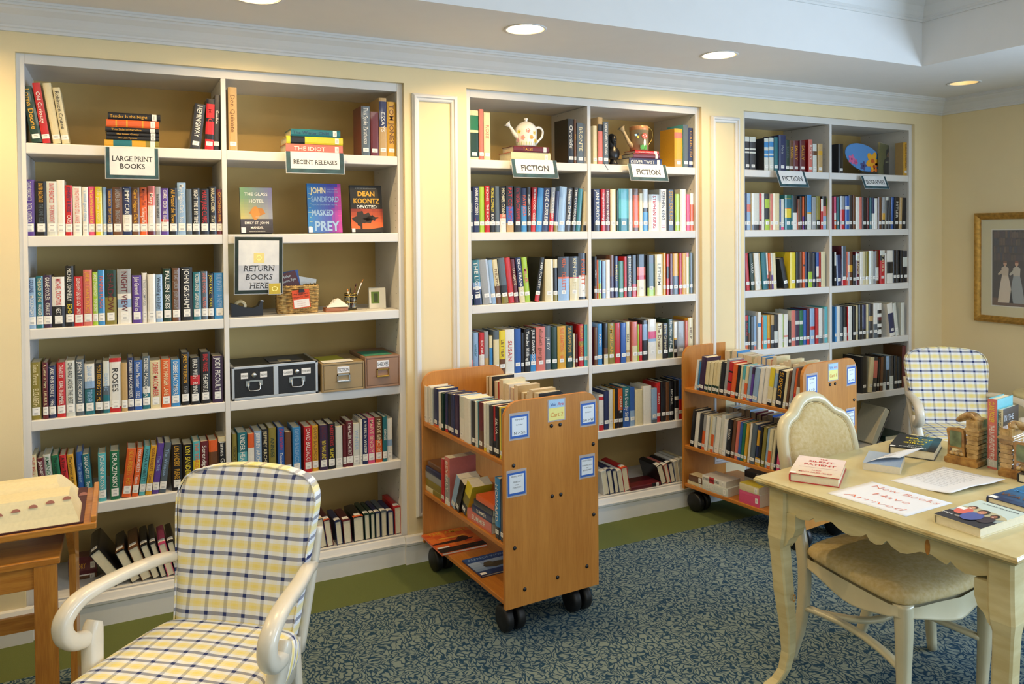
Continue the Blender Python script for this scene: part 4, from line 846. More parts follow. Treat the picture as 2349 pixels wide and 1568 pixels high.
# ------------------------------------------------------------------ cream dining chairs
def dining_chair(O, ang, label):
    c, s = math.cos(R(ang)), math.sin(R(ang)); t = thing('dining_chair', label, 'chair', M=frame((O[0], O[1], 0), (c, s, 0), (-s, c, 0)) @ Matrix.Scale(1.06, 4), group='cream dining chairs')
    half = [(0, 1.022), (.035, 1.018), (.068, 1.004), (.095, .980), (.115, .958), (.138, .947), (.164, .938), (.188, .916), (.204, .880), (.211, .84), (.213, .79), (.210, .73), (.202, .67), (.188, .62), (.16, .585), (.10, .575), (0, .572)]
    out = half+[(-x, z) for x, z in half[::-1][1:-1]]
    def tilt(x, y, z): return (x, y+.262+(z-.45)*.21-.25*x*x, z)
    zc = .79
    def ring(y, k): return [tilt(x*k, y, zc+(z-zc)*(k if k > .99 else k-.01)) for x, z in out]
    f = MB(); rs = [ring(.022, .84), ring(.024, .93), ring(.018, .99), ring(0, 1.0), ring(-.018, .985), ring(-.026, .93), ring(-.022, .86), ring(-.012, .835), ring(.012, .83)]
    f.rings([r_[::-1] for r_ in rs+[rs[0]]], cap=False); f.obj('back_frame', MCREAM2, t)
    p = MB(); p.inflate([(x*.835, zc+(z-zc)*.825) for x, z in out], [(.018, .3), (.018, .97), (.0, 1.0), (-.014, .995), (-.024, .965), (-.032, .86), (-.037, .6), (-.039, .3), (-.040, .08)][::-1], tilt)
    p.obj('back_pad', MFAB, t, sub=1)
    pg = MB(); pts = [tilt(x*.83, -.0175, zc+(z-zc)*.82) for x, z in out]; pg.sweep(pts+[pts[0]], .006, .006, n=6, sub=1); pg.obj('piping', MFAB, t)
    base = [(-.185, .235), (0, .245), (.185, .235), (.205, .20), (.235, .02), (.252, -.12), (.258, -.19), (.245, -.232), (.19, -.25), (.10, -.258), (0, -.272), (-.10, -.258), (-.19, -.25), (-.245, -.232), (-.258, -.19), (-.252, -.12), (-.235, .02), (-.205, .20)]
    def rg(z, k, dz=0): return [(x*k, y*k, z+dz) for x, y in base]
    sc = MB(); sc.rings([rg(.432, .97), rg(.440, 1.0), rg(.455, 1.005), rg(.470, .985), rg(.483, .90), rg(.492, .70), rg(.496, .4), rg(.498, .1)]); sc.obj('seat_cushion', MFAB, t, sub=1)
    # shaped seat rail: wavy lower edge
    rl = MB(); n = len(base); o1 = []
    dense = []
    for i in range(n):
        a, b = base[i], base[(i+1) % n]
        for k in range(4): dense.append((a[0]+(b[0]-a[0])*k/4, a[1]+(b[1]-a[1])*k/4))
    def low(x, y):
        u = abs(x)/.25 if abs(y) > .2 else abs(y+.01)/.24
        return .375-.022*math.cos(min(1, u)*math.pi)*.9
    r1 = [(x, y, .433) for x, y in dense]; r2 = [(x*1.0, y*1.0, low(x, y)+.008) for x, y in dense]; r25 = [(x*1.012, y*1.012, low(x, y)+.004) for x, y in dense]; r3 = [(x*.99, y*.99, low(x, y)) for x, y in dense]; r4 = [(x*.90, y*.90, low(x, y)) for x, y in dense]; r5 = [(x*.90, y*.90, .433) for x, y in dense]
    rl.rings([r_[::-1] for r_ in (r1, r2, r25, r3, r4, r5)], cap=False); rl.obj('seat_rail', MCREAM2, t)
    for sg in (-1, 1):
        lg = MB(); lg.sweep([(sg*.222, -.215, .436), (sg*.224, -.22, .36), (sg*.222, -.217, .20), (sg*.215, -.21, .001)], [.058, .052, .042, .030], [.058, .052, .042, .030], n=12, sq=3.5, up=(0, 1, 0), sub=4); lg.obj('leg', MCREAM2, t)
        lg = MB(); lg.sweep([(sg*.172, .305, .63), (sg*.182, .268, .55), (sg*.192, .236, .44), (sg*.196, .224, .33), (sg*.198, .24, .17), (sg*.20, .292, .001)], [.034, .036, .036, .035, .033, .030], [.034, .042, .048, .048, .042, .036], n=12, sq=4, up=(0, 1, 0), sub=4); lg.obj('leg', MCREAM2, t)
    sr = MB()
    sr.sweep([(-.196, .225, .235), (-.17, .11, .232), (-.17, -.01, .228), (-.19, -.12, .22), (-.216, -.205, .21)], .034, .020, n=8, sq=3.5, sub=4)
    sr.sweep([(.196, .225, .235), (.17, .11, .232), (.17, -.01, .228), (.19, -.12, .22), (.216, -.205, .21)], .034, .020, n=8, sq=3.5, sub=4)
    sr.sweep([(-.185, .17, .233), (-.09, .06, .231), (0, .03, .23), (.09, .06, .231), (.185, .17, .233)], .032, .020, n=8, sq=3.5, sub=4)
    sr.obj('stretcher', MCREAM2, t)
    return t
MCREAM2 = mat('antique_cream_chair_paint', 'CDC4A2', .3, coat=.2, var=.05, vscale=9)
dining_chair((2.69, -1.965), 1, 'cream dining chair with padded shield back, tucked under the near side of the table')
dining_chair((3.26, -2.13), -96, 'cream dining chair mostly hidden under the right end of the table')

# ------------------------------------------------------------------ scalloped cream table
TZ = .820; TA = 7.2
tx_, ty_ = Vector((math.cos(R(TA)), math.sin(R(TA)), 0)), Vector((-math.sin(R(TA)), math.cos(R(TA)), 0))
TO = Vector((2.216, -1.718, 0)); TF = frame(TO, tx_, ty_); TL, TW = 1.135, .955
t = thing('writing_table', 'antiqued cream table with scalloped apron and curved legs, holding new books', 'table', M=TF)
def slab(i, z0, z1): return MB().box(i, TL-i, -TW+i, -i, z0, z1)
slab(.004, TZ-.006, TZ).obj('tabletop', MTABLE, t, bevel=.002)
e = MB()
for k, (o, z) in enumerate(((.004, TZ-.0045), (.0, TZ-.009), (.0, TZ-.017), (.006, TZ-.021), (.006, TZ-.025), (.018, TZ-.032), (.03, TZ-.034))): e.X = Matrix(); 
prof = [(.02, TZ-.006), (.004, TZ-.0035), (.0, TZ-.009), (.0, TZ-.017), (.006, TZ-.022), (.008, TZ-.026), (.020, TZ-.034), (.05, TZ-.034)]
cs = [(0, -TW), (TL, -TW), (TL, 0), (0, 0)]; ins = [(1, 1), (-1, 1), (-1, -1), (1, -1)]
rs = [[(c_[0]+n_[0]*q[0], c_[1]+n_[1]*q[0], q[1]) for q in prof] for c_, n_ in zip(cs, ins)]
e.rings(rs+[rs[0]], cap=False, closed=True, smooth=False); e.obj('edge_moulding', MWORN, t)
# apron outline read on the near side plane, in metres along the table and height
px = [(290, 512), (318, 495), (350, 500), (385, 525), (430, 545), (470, 548), (495, 530), (506, 558), (560, 543), (600, 553), (630, 585), (665, 615), (710, 635), (760, 636), (792, 621), (812, 662), (845, 683), (880, 682), (906, 655), (935, 695), (980, 728), (1020, 734), (1090, 716), (1150, 730), (1200, 768), (1235, 792), (1257, 768), (1290, 810), (1340, 842), (1400, 852), (1468, 845), (1500, 868), (1530, 900)]
pl = TO+tx_*.055; ap = []
for a, b in px:
    p = onP(1700+a/2.761, 1000+b/2.761, pl, tx_); ap.append((-(p-TO).dot(ty_), p.z))
s0, s1 = ap[0][0], ap[-1][0]; ap = [(.07+(q-s0)/(s1-s0)*(TW-.14), min(.775, z)) for q, z in ap]; print('APRON', [(round(q, 3), round(z, 3)) for q, z in ap])
for (a, b, rev, L_) in ((.055, .077, 0, TW), (TL-.077, TL-.055, 0, TW)):
    pts = [(-.06, TZ-.03)]+[(-q, z) for q, z in ap]+[(-(TW-.06), TZ-.03)]
    m = MB(); m.prism(pts, 'x', a, b); m.obj('apron', MTABLE, t)
for a, b in ((-.077, -.055), (-TW+.055, -TW+.077)):
    pts = [(.06, TZ-.03)]+[(.07+(q-.07)/(TW-.14)*(TL-.14), z) for q, z in ap]+[(TL-.06, TZ-.03)]
    m = MB(); m.prism(pts, 'y', a, b); m.obj('apron', MTABLE, t)
for (cx, cy, dx, dy) in ((.078, -.078, -1, 1), (TL-.078, -.078, 1, 1), (.078, -TW+.068, -1, -1), (TL-.078, -TW+.068, 1, -1)):
    zz = [TZ-.035, .70, .64, .595, .555, .49, .38, .25, .14, .07, .03, .001]; off = [0, 0, .002, .006, .008, .004, -.002, -.012, -.014, -.004, .012, .032]; ww = [.078, .078, .078, .076, .062, .060, .060, .052, .042, .038, .040, .046]
    m = MB(); rs = []
    for z, o, w_ in zip(zz, off, ww):
        h_ = w_/2; ch = h_*.22; X0, Y0 = cx+dx*o, cy+dy*o
        rs.append([(X0+sx*h_-(ch*sx if k else 0), Y0+sy*h_-(0 if k else ch*sy), z) for sx, sy, ks in ((-1, -1, (0, 1)), (1, -1, (1, 0)), (1, 1, (0, 1)), (-1, 1, (1, 0))) for k in ks])
    m.rings(rs, smooth=False); lg = m.obj('leg', MTABLE, t, sub=0)
    ear = [(0, .70), (.048, .70), (.048, .645), (.038, .615), (.020, .600), (.008, .575), (-.012, .555)]
    for ax in ('x', 'y'):
        br = MB()
        if ax == 'x': br.prism([(cy-dy*(.03+a), z) for a, z in ear], 'x', cx-.028, cx+.032)
        else: br.prism([(cx-dx*(.03+a), z) for a, z in ear], 'y', cy-.028, cy+.032)
        br.obj('knee_bracket', MTABLE, lg)
# worn spots where the paint shows wood
kn = MB()
def disc(mb, c_, X, Y, rx, ry, n=16, r0=0):
    X, Y = Vector(X), Vector(Y); c_ = Vector(c_)
    o_ = [tuple(c_+X*rx*math.cos(2*math.pi*i/n)+Y*ry*math.sin(2*math.pi*i/n)) for i in range(n)]
    if r0: i_ = [tuple(c_+X*rx*r0*math.cos(2*math.pi*i/n)+Y*ry*r0*math.sin(2*math.pi*i/n)) for i in range(n)]; mb.rings([o_, i_], cap=False)
    else: mb.add(o_, [tuple(range(n))], None)
disc(kn, (.0542, -.66, .745), (0, -1, 0), (0, 0, 1), .009, .026)
disc(kn, (.088, -.1225, .36), (-1, 0, 0), (0, 0, 1), .011, .014, r0=.62)
kn.obj('worn_spot', MKNOT, t)

# ------------------------------------------------------------------ books and papers on the table
def tpt(zx, zy, sc, ox, oy, z=TZ): return onZ(ox+zx/sc, oy+zy/sc, z)
def flat(A, B, length, thick, col, label, cover=None, side=None, hard=True, name='book', group='new books lying on the cream table', lab=False, pagecol=None, z=TZ):
    A, B = Vector(A), Vector(B); ab = (B-A); wd_ = ab.length; ab.normalize(); up = Vector((0, 0, 1))
    m = Matrix((up, ab, up.cross(ab))).transposed().to_4x4(); m.translation = Vector((A.x, A.y, z+thick/2+.0003))
    o = thing(name, label, 'book', M=m, group=group)
    for n_, (mb, m_) in book_parts(thick, length, wd_, col, (), '', 'W', hard, 2 if lab else 0, cover, side=side).items():
        if mb.v: mb.obj(n_, m_, o)
    return o
def face(mb, w, y0, y1, z0, z1, col, e=0): mb.add([(w/2+.0003+e, y0, z0), (w/2+.0003+e, y1, z0), (w/2+.0003+e, y1, z1), (w/2+.0003+e, y0, z1)], [(0, 1, 2, 3)], col)
def ftext(mb, t_, w, y, z, size, col, width=None, off=0.012, serif=False, e=0): text(mb, t_, (w/2+.0012+e, y, z), (0, 1, 0), (0, 0, 1), size, pc(col), width=width, off=off, serif=serif)
def fblob(mb, w, cy, cz, ry, rz, col, e=0, n=14, jag=0):
    rg_ = random.Random(int(cy*9999)+int(cz*7777)); mb.add([(w/2+.0006+e, cy+ry*(1+jag*rg_.uniform(-1, 1))*math.cos(2*math.pi*i/n), cz+rz*(1+jag*rg_.uniform(-1, 1))*math.sin(2*math.pi*i/n)) for i in range(n)], [tuple(range(n))], pc(col) if len(col) == 1 else col)
def grad(mb, w, d, h, rows_, cols_, fn, z0=0, e=0):
    for i in range(rows_):
        for j in range(cols_): face(mb, w, d*j/cols_, d*(j+1)/cols_, z0+(h-z0)*i/rows_, z0+(h-z0)*(i+1)/rows_, fn((j+.5)/cols_, (i+.5)/rows_), e)
def mixc(a, b, t_): a = lin(a); b = lin(b); t_ = max(0, min(1, t_)); return tuple(x*(1-t_)+y*t_ for x, y in zip(a, b))
def cv_patient(mb, w, h, d):
    grad(mb, w, d, h, 8, 3, lambda u, v: mixc('D9C7A8', 'E6D5CF', v*1.2))
    ftext(mb, 'THE', w, d*.55, h*.86, .011, 'R', serif=True); ftext(mb, 'SILENT', w, d*.52, h*.70, .021, 'R', d*.86, serif=True); ftext(mb, 'PATIENT', w, d*.52, h*.52, .021, 'R', d*.9, serif=True)
    face(mb, w, d*.12, d*.9, h*.40, h*.406, 'B06A60', .0004); ftext(mb, 'ALEX', w, d*.5, h*.24, .011, 'c', serif=True); ftext(mb, 'MICHAELIDES', w, d*.5, h*.12, .014, 'c', d*.85, serif=True); face(mb, w, .004, .024, .004, .022, 'F2F0EA', .0006)
ZPA = (6.817, 1770, 890)
flat(tpt(268, 1452, *ZPA), tpt(1060, 1560, *ZPA), .262, .034, 'R', 'red hardcover in a pale jacket lettered SILENT PATIENT at the table corner', cv_patient)
def cv_sea(mb, w, h, d):
    grad(mb, w, d, h, 8, 6, lambda u, v: mixc('15191C', '2C6E86', max(0, 1-abs(u-.75)*2.2-abs(v-.7)*1.2)))
    ftext(mb, 'THE', w, d*.5, h*.88, .010, 'b'); ftext(mb, 'SEA OF', w, d*.52, h*.70, .023, 'Y', d*.8); ftext(mb, 'LOST', w, d*.55, h*.53, .023, 'Y', d*.6); ftext(mb, 'GIRLS', w, d*.47, h*.36, .023, 'Y', d*.7)
    ftext(mb, 'CAROL', w, d*.55, h*.20, .012, 'w'); ftext(mb, 'GOODMAN', w, d*.5, h*.08, .014, 'w', d*.6); face(mb, w, .004, .024, .004, .022, 'F2F0EA', .0006)
ZTB = (4.125, 1950, 860)
flat(tpt(365, 752, *ZTB), tpt(800, 814, *ZTB), .25, .038, 'K', 'black hardcover with yellow letters reading LOST GIRLS at the back of the table', cv_sea)
def cv_blue(mb, w, h, d): grad(mb, w, d, h, 5, 8, lambda u, v: mixc('AEB9C4', '7F98B8', u*.7+.2))
flat(tpt(118, 893, *ZTB), tpt(475, 942, *ZTB), .20, .028, 'w', 'grey-blue paperback with a curled sheet lying across it', cv_blue, hard=False)
def cv_family(mb, w, h, d):
    grad(mb, w, d, h, 6, 1, lambda u, v: mixc('2B2A30', 'C5D4CB', (v-.30)*5))
    fblob(mb, w, d*.5, h*.52, d*.5, h*.16, 'b9b08a', .0002, jag=.12)
    for q, (cy, cz, s_, sh, hr, sk) in enumerate(((.22, .60, .9, 'd8695a', '4a2e22', 'd09a78'), (.78, .50, .85, '3a3036', '1c1614', '9a6448'), (.52, .52, 1.1, '4c5a9a', '3a2a22', 'c98a68'))):
        e_ = .0004+q*.0010; fblob(mb, w, d*cy, h*(cz-.20*s_), d*.17*s_, h*.17*s_, sh, e_); fblob(mb, w, d*cy, h*(cz+.035*s_), d*.095*s_, h*.085*s_, hr, e_+.0002); fblob(mb, w, d*cy, h*cz, d*.07*s_, h*.072*s_, sk, e_+.0004)
        for u in (-.025, .025): fblob(mb, w, d*(cy+u*s_), h*(cz+.012), d*.010, h*.006, '2a1c18', e_+.0006)
        fblob(mb, w, d*cy, h*(cz-.034*s_), d*.026, h*.008, 'f0e4dc', e_+.0006)
    ftext(mb, 'A WHAT YOUR OFFER', w, d*.55, h*.88, .009, 'K', d*.75); ftext(mb, 'Mark Green', w, d*.28, h*.16, .012, 'W'); face(mb, w, .004, .03, h*.45, h*.55, 'F2F0EA', .0010)
ZT4 = (2.761, 1700, 1000)
a = tpt(1219, 547, *ZT4); flat(a, a+Vector((.006, -.155, 0)), .26, .030, 'C', 'white book with a family illustrated on its cover, closest to the front table edge', cv_family, side='C')
def cv_night(mb, w, h, d):
    grad(mb, w, d, h, 7, 4, lambda u, v: mixc('1E2A4E', '2C7FB0', v*1.1+(u-.5)*.4)); ftext(mb, 'MAKING', w, d*.5, h*.55, .022, 'L', d*.85); ftext(mb, 'WAVES', w, d*.5, h*.25, .03, 'n', d*.9); face(mb, w, .004, .03, .004, .03, 'F2F0EA', .0006)
a = tpt(1552, 418, *ZT4); flat(a, a+Vector((.004, -.150, 0)), .25, .022, 'N', 'dark blue book partly under the family book at the right edge', cv_night)
a = tpt(867, 838, 3.735, 2100, 880); flat(a, a+Vector((.03, -.155, 0)), .24, .034, 'K', 'black hardcover with red spine band cut by the right picture edge', lambda mb, w, h, d: ftext(mb, 'NOVEL', w, d*.5, h*.5, .02, 'R'))
def sheet(pts, label, name='paper_sheet', lines=None, lift=0, col='E9EAEC', curl=None):
    P = [Vector(p) for p in pts]; n = 12; m = MB(); vs = []
    for j in range(n+1):
        for i in range(n+1):
            u, v = i/n, j/n; p = P[0]*(1-u)*(1-v)+P[1]*u*(1-v)+P[2]*u*v+P[3]*(1-u)*v
            z = p.z+.0008+(curl(u, v) if curl else 0); vs.append((p.x, p.y, z))
    fs = [(j*(n+1)+i, j*(n+1)+i+1, (j+1)*(n+1)+i+1, (j+1)*(n+1)+i) for j in range(n) for i in range(n)]
    m.add(vs, fs, col, True); o = m.obj(name, ML); s_ = o.modifiers.new('t', 'SOLIDIFY'); s_.thickness = .0004
    tag(o, label, 'paper', 'papers lying on the table')
    if lines:
        tx = MB(); X = (P[1]-P[0]).normalized(); Y = (P[3]-P[0]); Y = (Y-X*Y.dot(X)).normalized()
        for tt, u, v, sz, c_, wd_, it in lines:
            p = P[0]*(1-u)*(1-v)+P[1]*u*(1-v)+P[2]*u*v+P[3]*(1-u)*v; p.z += .0020+(curl(u, v) if curl else 0)
            text(tx, tt, p, X, Y, sz, c_, width=wd_, italic=it, squash=1.6, off=-.018 if sz > .02 else 0)
        q = tx.obj('writing', MI); q.parent = o
    return o
# corners: bottom left, bottom right, top right, top left in reading direction
sheet([tpt(540, 360, *ZT4), tpt(1045, 510, *ZT4), tpt(1340, 425, *ZT4), tpt(830, 288, *ZT4)], 'white paper handwritten in red New Books Have Arrived on the table',
      lines=[('New Books', .53, .76, .030, 'DE7350', .25, .2), ('Have', .53, .46, .030, 'DE7350', .14, .2), ('Arrived', .50, .14, .031, 'DE7350', .22, .2)])
sheet([tpt(375, 997, *ZTB), tpt(950, 1142, *ZTB), tpt(1470, 1018, *ZTB), tpt(885, 885, *ZTB)], 'white printed list curling at its far edge in the middle of the table',
      lines=[('new titles and where to find them this month', .5, .93-.062*k, .0055, '6A6A72', (.26, .30, .24, .30, .28, .30, .22, .30, .29, .26, .2, .1)[k], 0) for k in range(12)], curl=lambda u, v: .012*max(0, u-.62)**1.2*4*(1-abs(v-.4))+.010*max(0, v-.75)*3)
sheet([tpt(120, 838, *ZTB, TZ+.027), tpt(470, 800, *ZTB, TZ+.03), tpt(700, 705, *ZTB, TZ+.036), tpt(240, 795, *ZTB, TZ+.028)], 'curled printed sheet lying over the grey-blue paperback', lines=[('list of books', .5, .2+.2*k, .006, '77777f', .12, 0) for k in range(4)], curl=lambda u, v: .014*math.sin(u*2.6))
def cv_amish(mb, w, h, d):
    grad(mb, w, d, h, 10, 6, lambda u, v: '1A1512' if v < .24 else mixc('C8481E', 'E0762A', abs(math.sin(u*5+v*7)))); fblob(mb, w, d*.45, h*.42, d*.4, h*.05, '2A1812', .0003, jag=.3); fblob(mb, w, d*.7, h*.5, d*.12, h*.10, '30180F', .0003, jag=.3); fblob(mb, w, d*.5, h*.62, d*.3, h*.03, 'F0B040', .0003, jag=.3)
    ftext(mb, 'THE AMISH', w, d*.52, h*.84, .030, 'y', d*.86, off=.02); face(mb, w, .006, .07, h*.20, h*.26, 'E8E4DC', .0008); ftext(mb, 'LIFE ON THE FARM', w, d*.6, h*.10, .010, 'n', d*.6)
def cv_alfred(mb, w, h, d):
    grad(mb, w, d, h, 6, 1, lambda u, v: mixc('1C3560', '28508E', v)); grad(mb, w, d, h*.72, 4, 1, lambda u, v: mixc('6C86A8', '9CB2CC', v), z0=h*.22, e=.0003); fblob(mb, w, d*.5, h*.42, d*.28, h*.12, '4A4636', .0009, jag=.2); fblob(mb, w, d*.36, h*.52, d*.10, h*.10, '5A5440', .0010)
    ftext(mb, 'ALFREDS WORLD', w, d*.5, h*.82, .020, 'b', d*.86); ftext(mb, 'Mary North', w, d*.7, h*.08, .010, 'b', d*.4); face(mb, w, .004, .035, .004, .026, 'F2F0EA', .0012)
flat((1.412, -.398, 0), (1.668, -.392, 0), .275, .014, 'O', 'large orange and black picture book lying on the bottom shelf of the nearer cart', cv_amish, group='picture books on the bottom shelf of the nearer cart', z=.1725)
flat((1.487, -.715, 0), (1.752, -.700, 0), .205, .010, 'N', 'large navy picture book with an animal, bottom shelf of the nearer cart', cv_alfred, group='picture books on the bottom shelf of the nearer cart', z=.1725)
# upright pair between pottery bookends
def upright(x0, x1, ytop, ybot, col, title, tcol, label, yaw, side=None, bands=(), dep=.15, cover=None):
    s_, ox, oy = 3.735, 2100, 880; p0 = onZ(ox+x0/s_, oy+ybot/s_, TZ); p1 = onZ(ox+x1/s_, oy+(ybot+3)/s_, TZ); c_ = (p0+p1)/2; wd_ = (p1-p0).length
    X = Vector((math.cos(R(yaw)), math.sin(R(yaw)), 0)); Y = Vector((-X.y, X.x, 0)); top = onP(ox+(x0+x1)/2/s_, oy+ytop/s_, c_, Y)
    m = frame(c_, X, Y); m.translation.z = TZ+.0003; o = thing('book', label, 'book', M=m, group='pair of books between the pottery bookends')
    for n_, (mb, m_) in book_parts(wd_*1.12, top.z-TZ, dep, col, bands, title, tcol, True, 0, cover, side=side, tscale=1.0).items():
        if mb.v: mb.obj(n_, m_, o)
    return c_, X, Y
def cv_mid(mb, w, h, d): ftext(mb, 'IN THE', w, d*.36, h*.80, .022, 'S', d*.6, serif=True); ftext(mb, 'DEEP', w, d*.36, h*.62, .022, 'S', d*.6, serif=True); ftext(mb, 'MIDWINTER', w, d*.45, h*.45, .02, 'S', d*.8, serif=True)
ca, Xa, Ya = upright(618, 692, 132, 728, 'c', 'CLARE POOLEY/THE AUTHENTICITY PROJECT'.replace('/', '|'), 'Y,W', 'coral-spined book with teal cover standing between the pottery bookends', -80, side='A', bands=((.03, 'c'), (.13, 'w')))
cb, Xb, Yb = upright(697, 745, 218, 735, 'C', 'ROBERT CLARK|IN THE DEEP MIDWINTER', 'k', 'thin cream-spined book with black cover standing between the pottery bookends', -80, side='K', cover=cv_mid)
MPOT = mat('glazed_pottery', 'B98A45', .25, col2='6E4220', vscale=26, coat=.5); MPOT2 = mat('glazed_cream_pottery', 'C6A264', .25, col2='86622E', vscale=34, coat=.5); MPOT3 = mat('glazed_green_pottery', '7D8A62', .3, col2='4E5634', vscale=30, coat=.4)
def bookend(px0, X, Y, label, sg):
    p = px0; m = frame(p, X, Y); m.translation.z = TZ+.0003
    t = thing('bookend', label, 'bookend', M=m, group='glazed pottery bookends')
    b = MB(); b.prism(rrect(-.065, .065, 0, .026, .008), 'y', -.055, .075); b.prism(rrect(-.058, .058, .024, .034, .004), 'y', -.048, .070); b.obj('base', MPOT, t, bevel=.002)
    xs = sg*.040
    for k in range(6):
        w_ = .021+.002*((k*7) % 3); sb = MB(); sb.prism(rrect(xs-w_, xs+w_, .034+k*.0185, .034+(k+1)*.0185-.001, .006), 'y', -.045+.002*(k % 2), .05); sb.obj('stacked_book', MPOT2 if k % 2 else MPOT3 if k == 3 else MPOT2, t, bevel=.002)
    cp = MB(); cp.prism([(xs-.030, .145), (xs+.028, .145), (xs+.028, .152), (xs+.022, .158), (xs+.022, .188), (xs-.022, .188), (xs-.022, .158), (xs-.030, .152)], 'y', -.048, .055); cp.prism(rrect(xs-.012, xs+.012, .161, .183, .003), 'y', -.051, -.046); cp.obj('cabinet', MPOT2, t, bevel=.002)
    sc = MB(); sc.sweep([(xs+.02, -.02, .186), (xs-sg*.01, 0, .200), (xs-sg*.05, .02, .188), (xs-sg*.085, .03, .165)], [.03, .04, .04, .03], [.02, .03, .034, .02], n=10, sub=4); sc.obj('scroll_top', MPOT2, t)
    xc = -sg*.022
    ch = MB(); ch.prism([(xc-.036, .034), (xc-.028, .034), (xc-.026, .062), (xc+.022, .062), (xc+.024, .034), (xc+.032, .034), (xc+.030, .10), (xc+.026, .142), (xc, .146), (xc-.036, .142), (xc-.040, .135), (xc-.034, .10)], 'y', -.042, -.020); ch.obj('chair_back', MPOT, t, bevel=.003)
    MB().prism(rrect(xc-.026, xc+.020, .070, .134, .006), 'y', -.0435, -.040).obj('chair_panel', MPOT3, t)
    fg = MB()
    for q in range(5): fg.lathe([(.001, .034), (.010, .037), (.008, .046), (.001, .05)], cx=xc-.02+q*.010, cy=-.040+(q % 2)*.006, n=8)
    fg.obj('small_objects', MPOT2, t); return t
bookend(ca-Xa*.100+Ya*.01, Xa, Ya, 'glazed brown pottery bookend of a desk and chair, left of the upright books', 1)
bookend(cb+Xb*.092-Yb*.03, Xb, Yb, 'glazed brown pottery bookend of a fireside, right of the upright books', -1)
# small round side table by the right wall
t = thing('side_table', 'small round cream side table by the right wall, only its rim showing', 'side table', loc=(5.46, -1.02, 0))
MB().lathe([(.001, .66), (.18, .66), (.205, .668), (.212, .68), (.212, .69), (.20, .697), (.001, .698)], n=40).obj('tabletop', MTABLE, t)
MB().lathe([(.001, .03), (.03, .03), (.035, .10), (.022, .2), (.03, .35), (.02, .5), (.03, .62), (.06, .66), (.001, .66)], n=20).obj('pedestal', MTABLE, t)
m = MB()
for k in range(3):
    a = k*2*math.pi/3+.4; m.sweep([(0, 0, .12), (.08*math.cos(a), .08*math.sin(a), .11), (.18*math.cos(a), .18*math.sin(a), .02), (.2*math.cos(a), .2*math.sin(a), .014)], .03, .025, sub=4)
m.obj('foot', MTABLE, t)

# ------------------------------------------------------------------ oak dictionary stand
t = thing('dictionary_stand', 'oak dictionary stand at the left edge behind the armchair', 'book stand', loc=(-.42, -.75, 0))
def st(x0, x1, y0, y1, z0, z1): return MB().box(x0+.42, x1+.42, y0+.75, y1+.75, z0, z1)
st(-.92, -.092, -.905, -.46, .748, .772).obj('desktop', MOAK, t, bevel=.004)
st(-.110, -.092, -.895, -.46, .772, .792).obj('end_lip', MOAK, t, bevel=.003)
st(-.80, -.205, -.93, -.50, .655, .678).obj('lower_shelf', MOAK, t, bevel=.003)
st(-.78, -.235, -.915, -.893, .575, .655).obj('apron', MOAK, t, bevel=.002)
st(-.285, -.215, -.925, -.885, 0, .655).obj('leg', MOAKV, t, bevel=.003); st(-.79, -.72, -.925, -.885, 0, .655).obj('leg', MOAKV, t, bevel=.003)
for x in (-.180, -.84):
    m = MB(); m.prism([(.05, 0), (.29, 0), (.29, .748), (.05, .748), (-.12, .748), (-.02, .655), (.05, .60)], 'x', x+.42-.011, x+.42+.011); m.obj('side_panel', MOAKV, t, bevel=.002)
st(-.84, -.18, -.60, -.585, .30, .36).obj('rail', MOAK, t, bevel=.002)
# open dictionary with thumb notches
t = thing('dictionary', 'large open dictionary with thumb-index notches resting on the oak stand', 'book', loc=(-.42, -.68, .7725))
x0, x1 = -.46, .275
MB().prism([(-.218, .0), (.215, .0), (.215, .006), (-.218, .006)], 'x', x0, x1+.012).obj('cover', mat('dark_leather', '4A1E1C', .4, bump=.2), t)
nr = [(-.212, .006), (-.192, .030), (-.170, .062), (-.148, .088), (-.10, .090), (-.04, .088), (-.005, .076), (0, .006)]
fr_ = [(0, .006), (.005, .070), (.03, .086), (.08, .096), (.13, .094), (.17, .080), (.195, .05), (.208, .006)]
for prf, xe, kk in ((nr, x1, .42), (fr_, x1-.02, .75)):
    pb = MB(); prf = [(a*(1-q/4)+b*q/4, c_*(1-q/4)+d_*q/4) for (a, c_), (b, d_) in zip(prf, prf[1:]+prf[:1]) for q in range(4)]
    pb.rings([[(x-(kk*max(0, z-.006) if i else 0)-(.25*max(0, z-.09) if i else 0), y, z) for y, z in prf] for i, x in enumerate((x0, xe))][::-1], 'E9DDB4', smooth=False); pb.obj('page_block', MP, t)
nt_ = MB()
ny = Vector((0, -.08, .056)).normalized()
for k in range(12):
    u = .03+k*.078; x_ = x0+.18+u*.66-.02; f_ = .06+k*.072; p = Vector((x_, -.205+f_*.060, .012+f_*.078)); nrm = Vector((0, -.8, .6))
    up_ = Vector((0, .6, .8)); n = 8; nt_.add([tuple(p+nrm*.006+Vector((1, 0, 0))*.014*math.cos(math.pi*i/n)+up_*.012*math.sin(math.pi*i/n)) for i in range(n+1)], [tuple(range(n+1))], '9A6152')
nt_.obj('thumb_notch', MI, t)
tx = MB()
for k in range(7):
    text(tx, 'a an and the of in to word with its use', (x0+.36, -.140+.020*k, .0905), (1, 0, 0), (0, 1, 0), .006, '9C9478', width=.5)
tx.obj('print', MI, t)
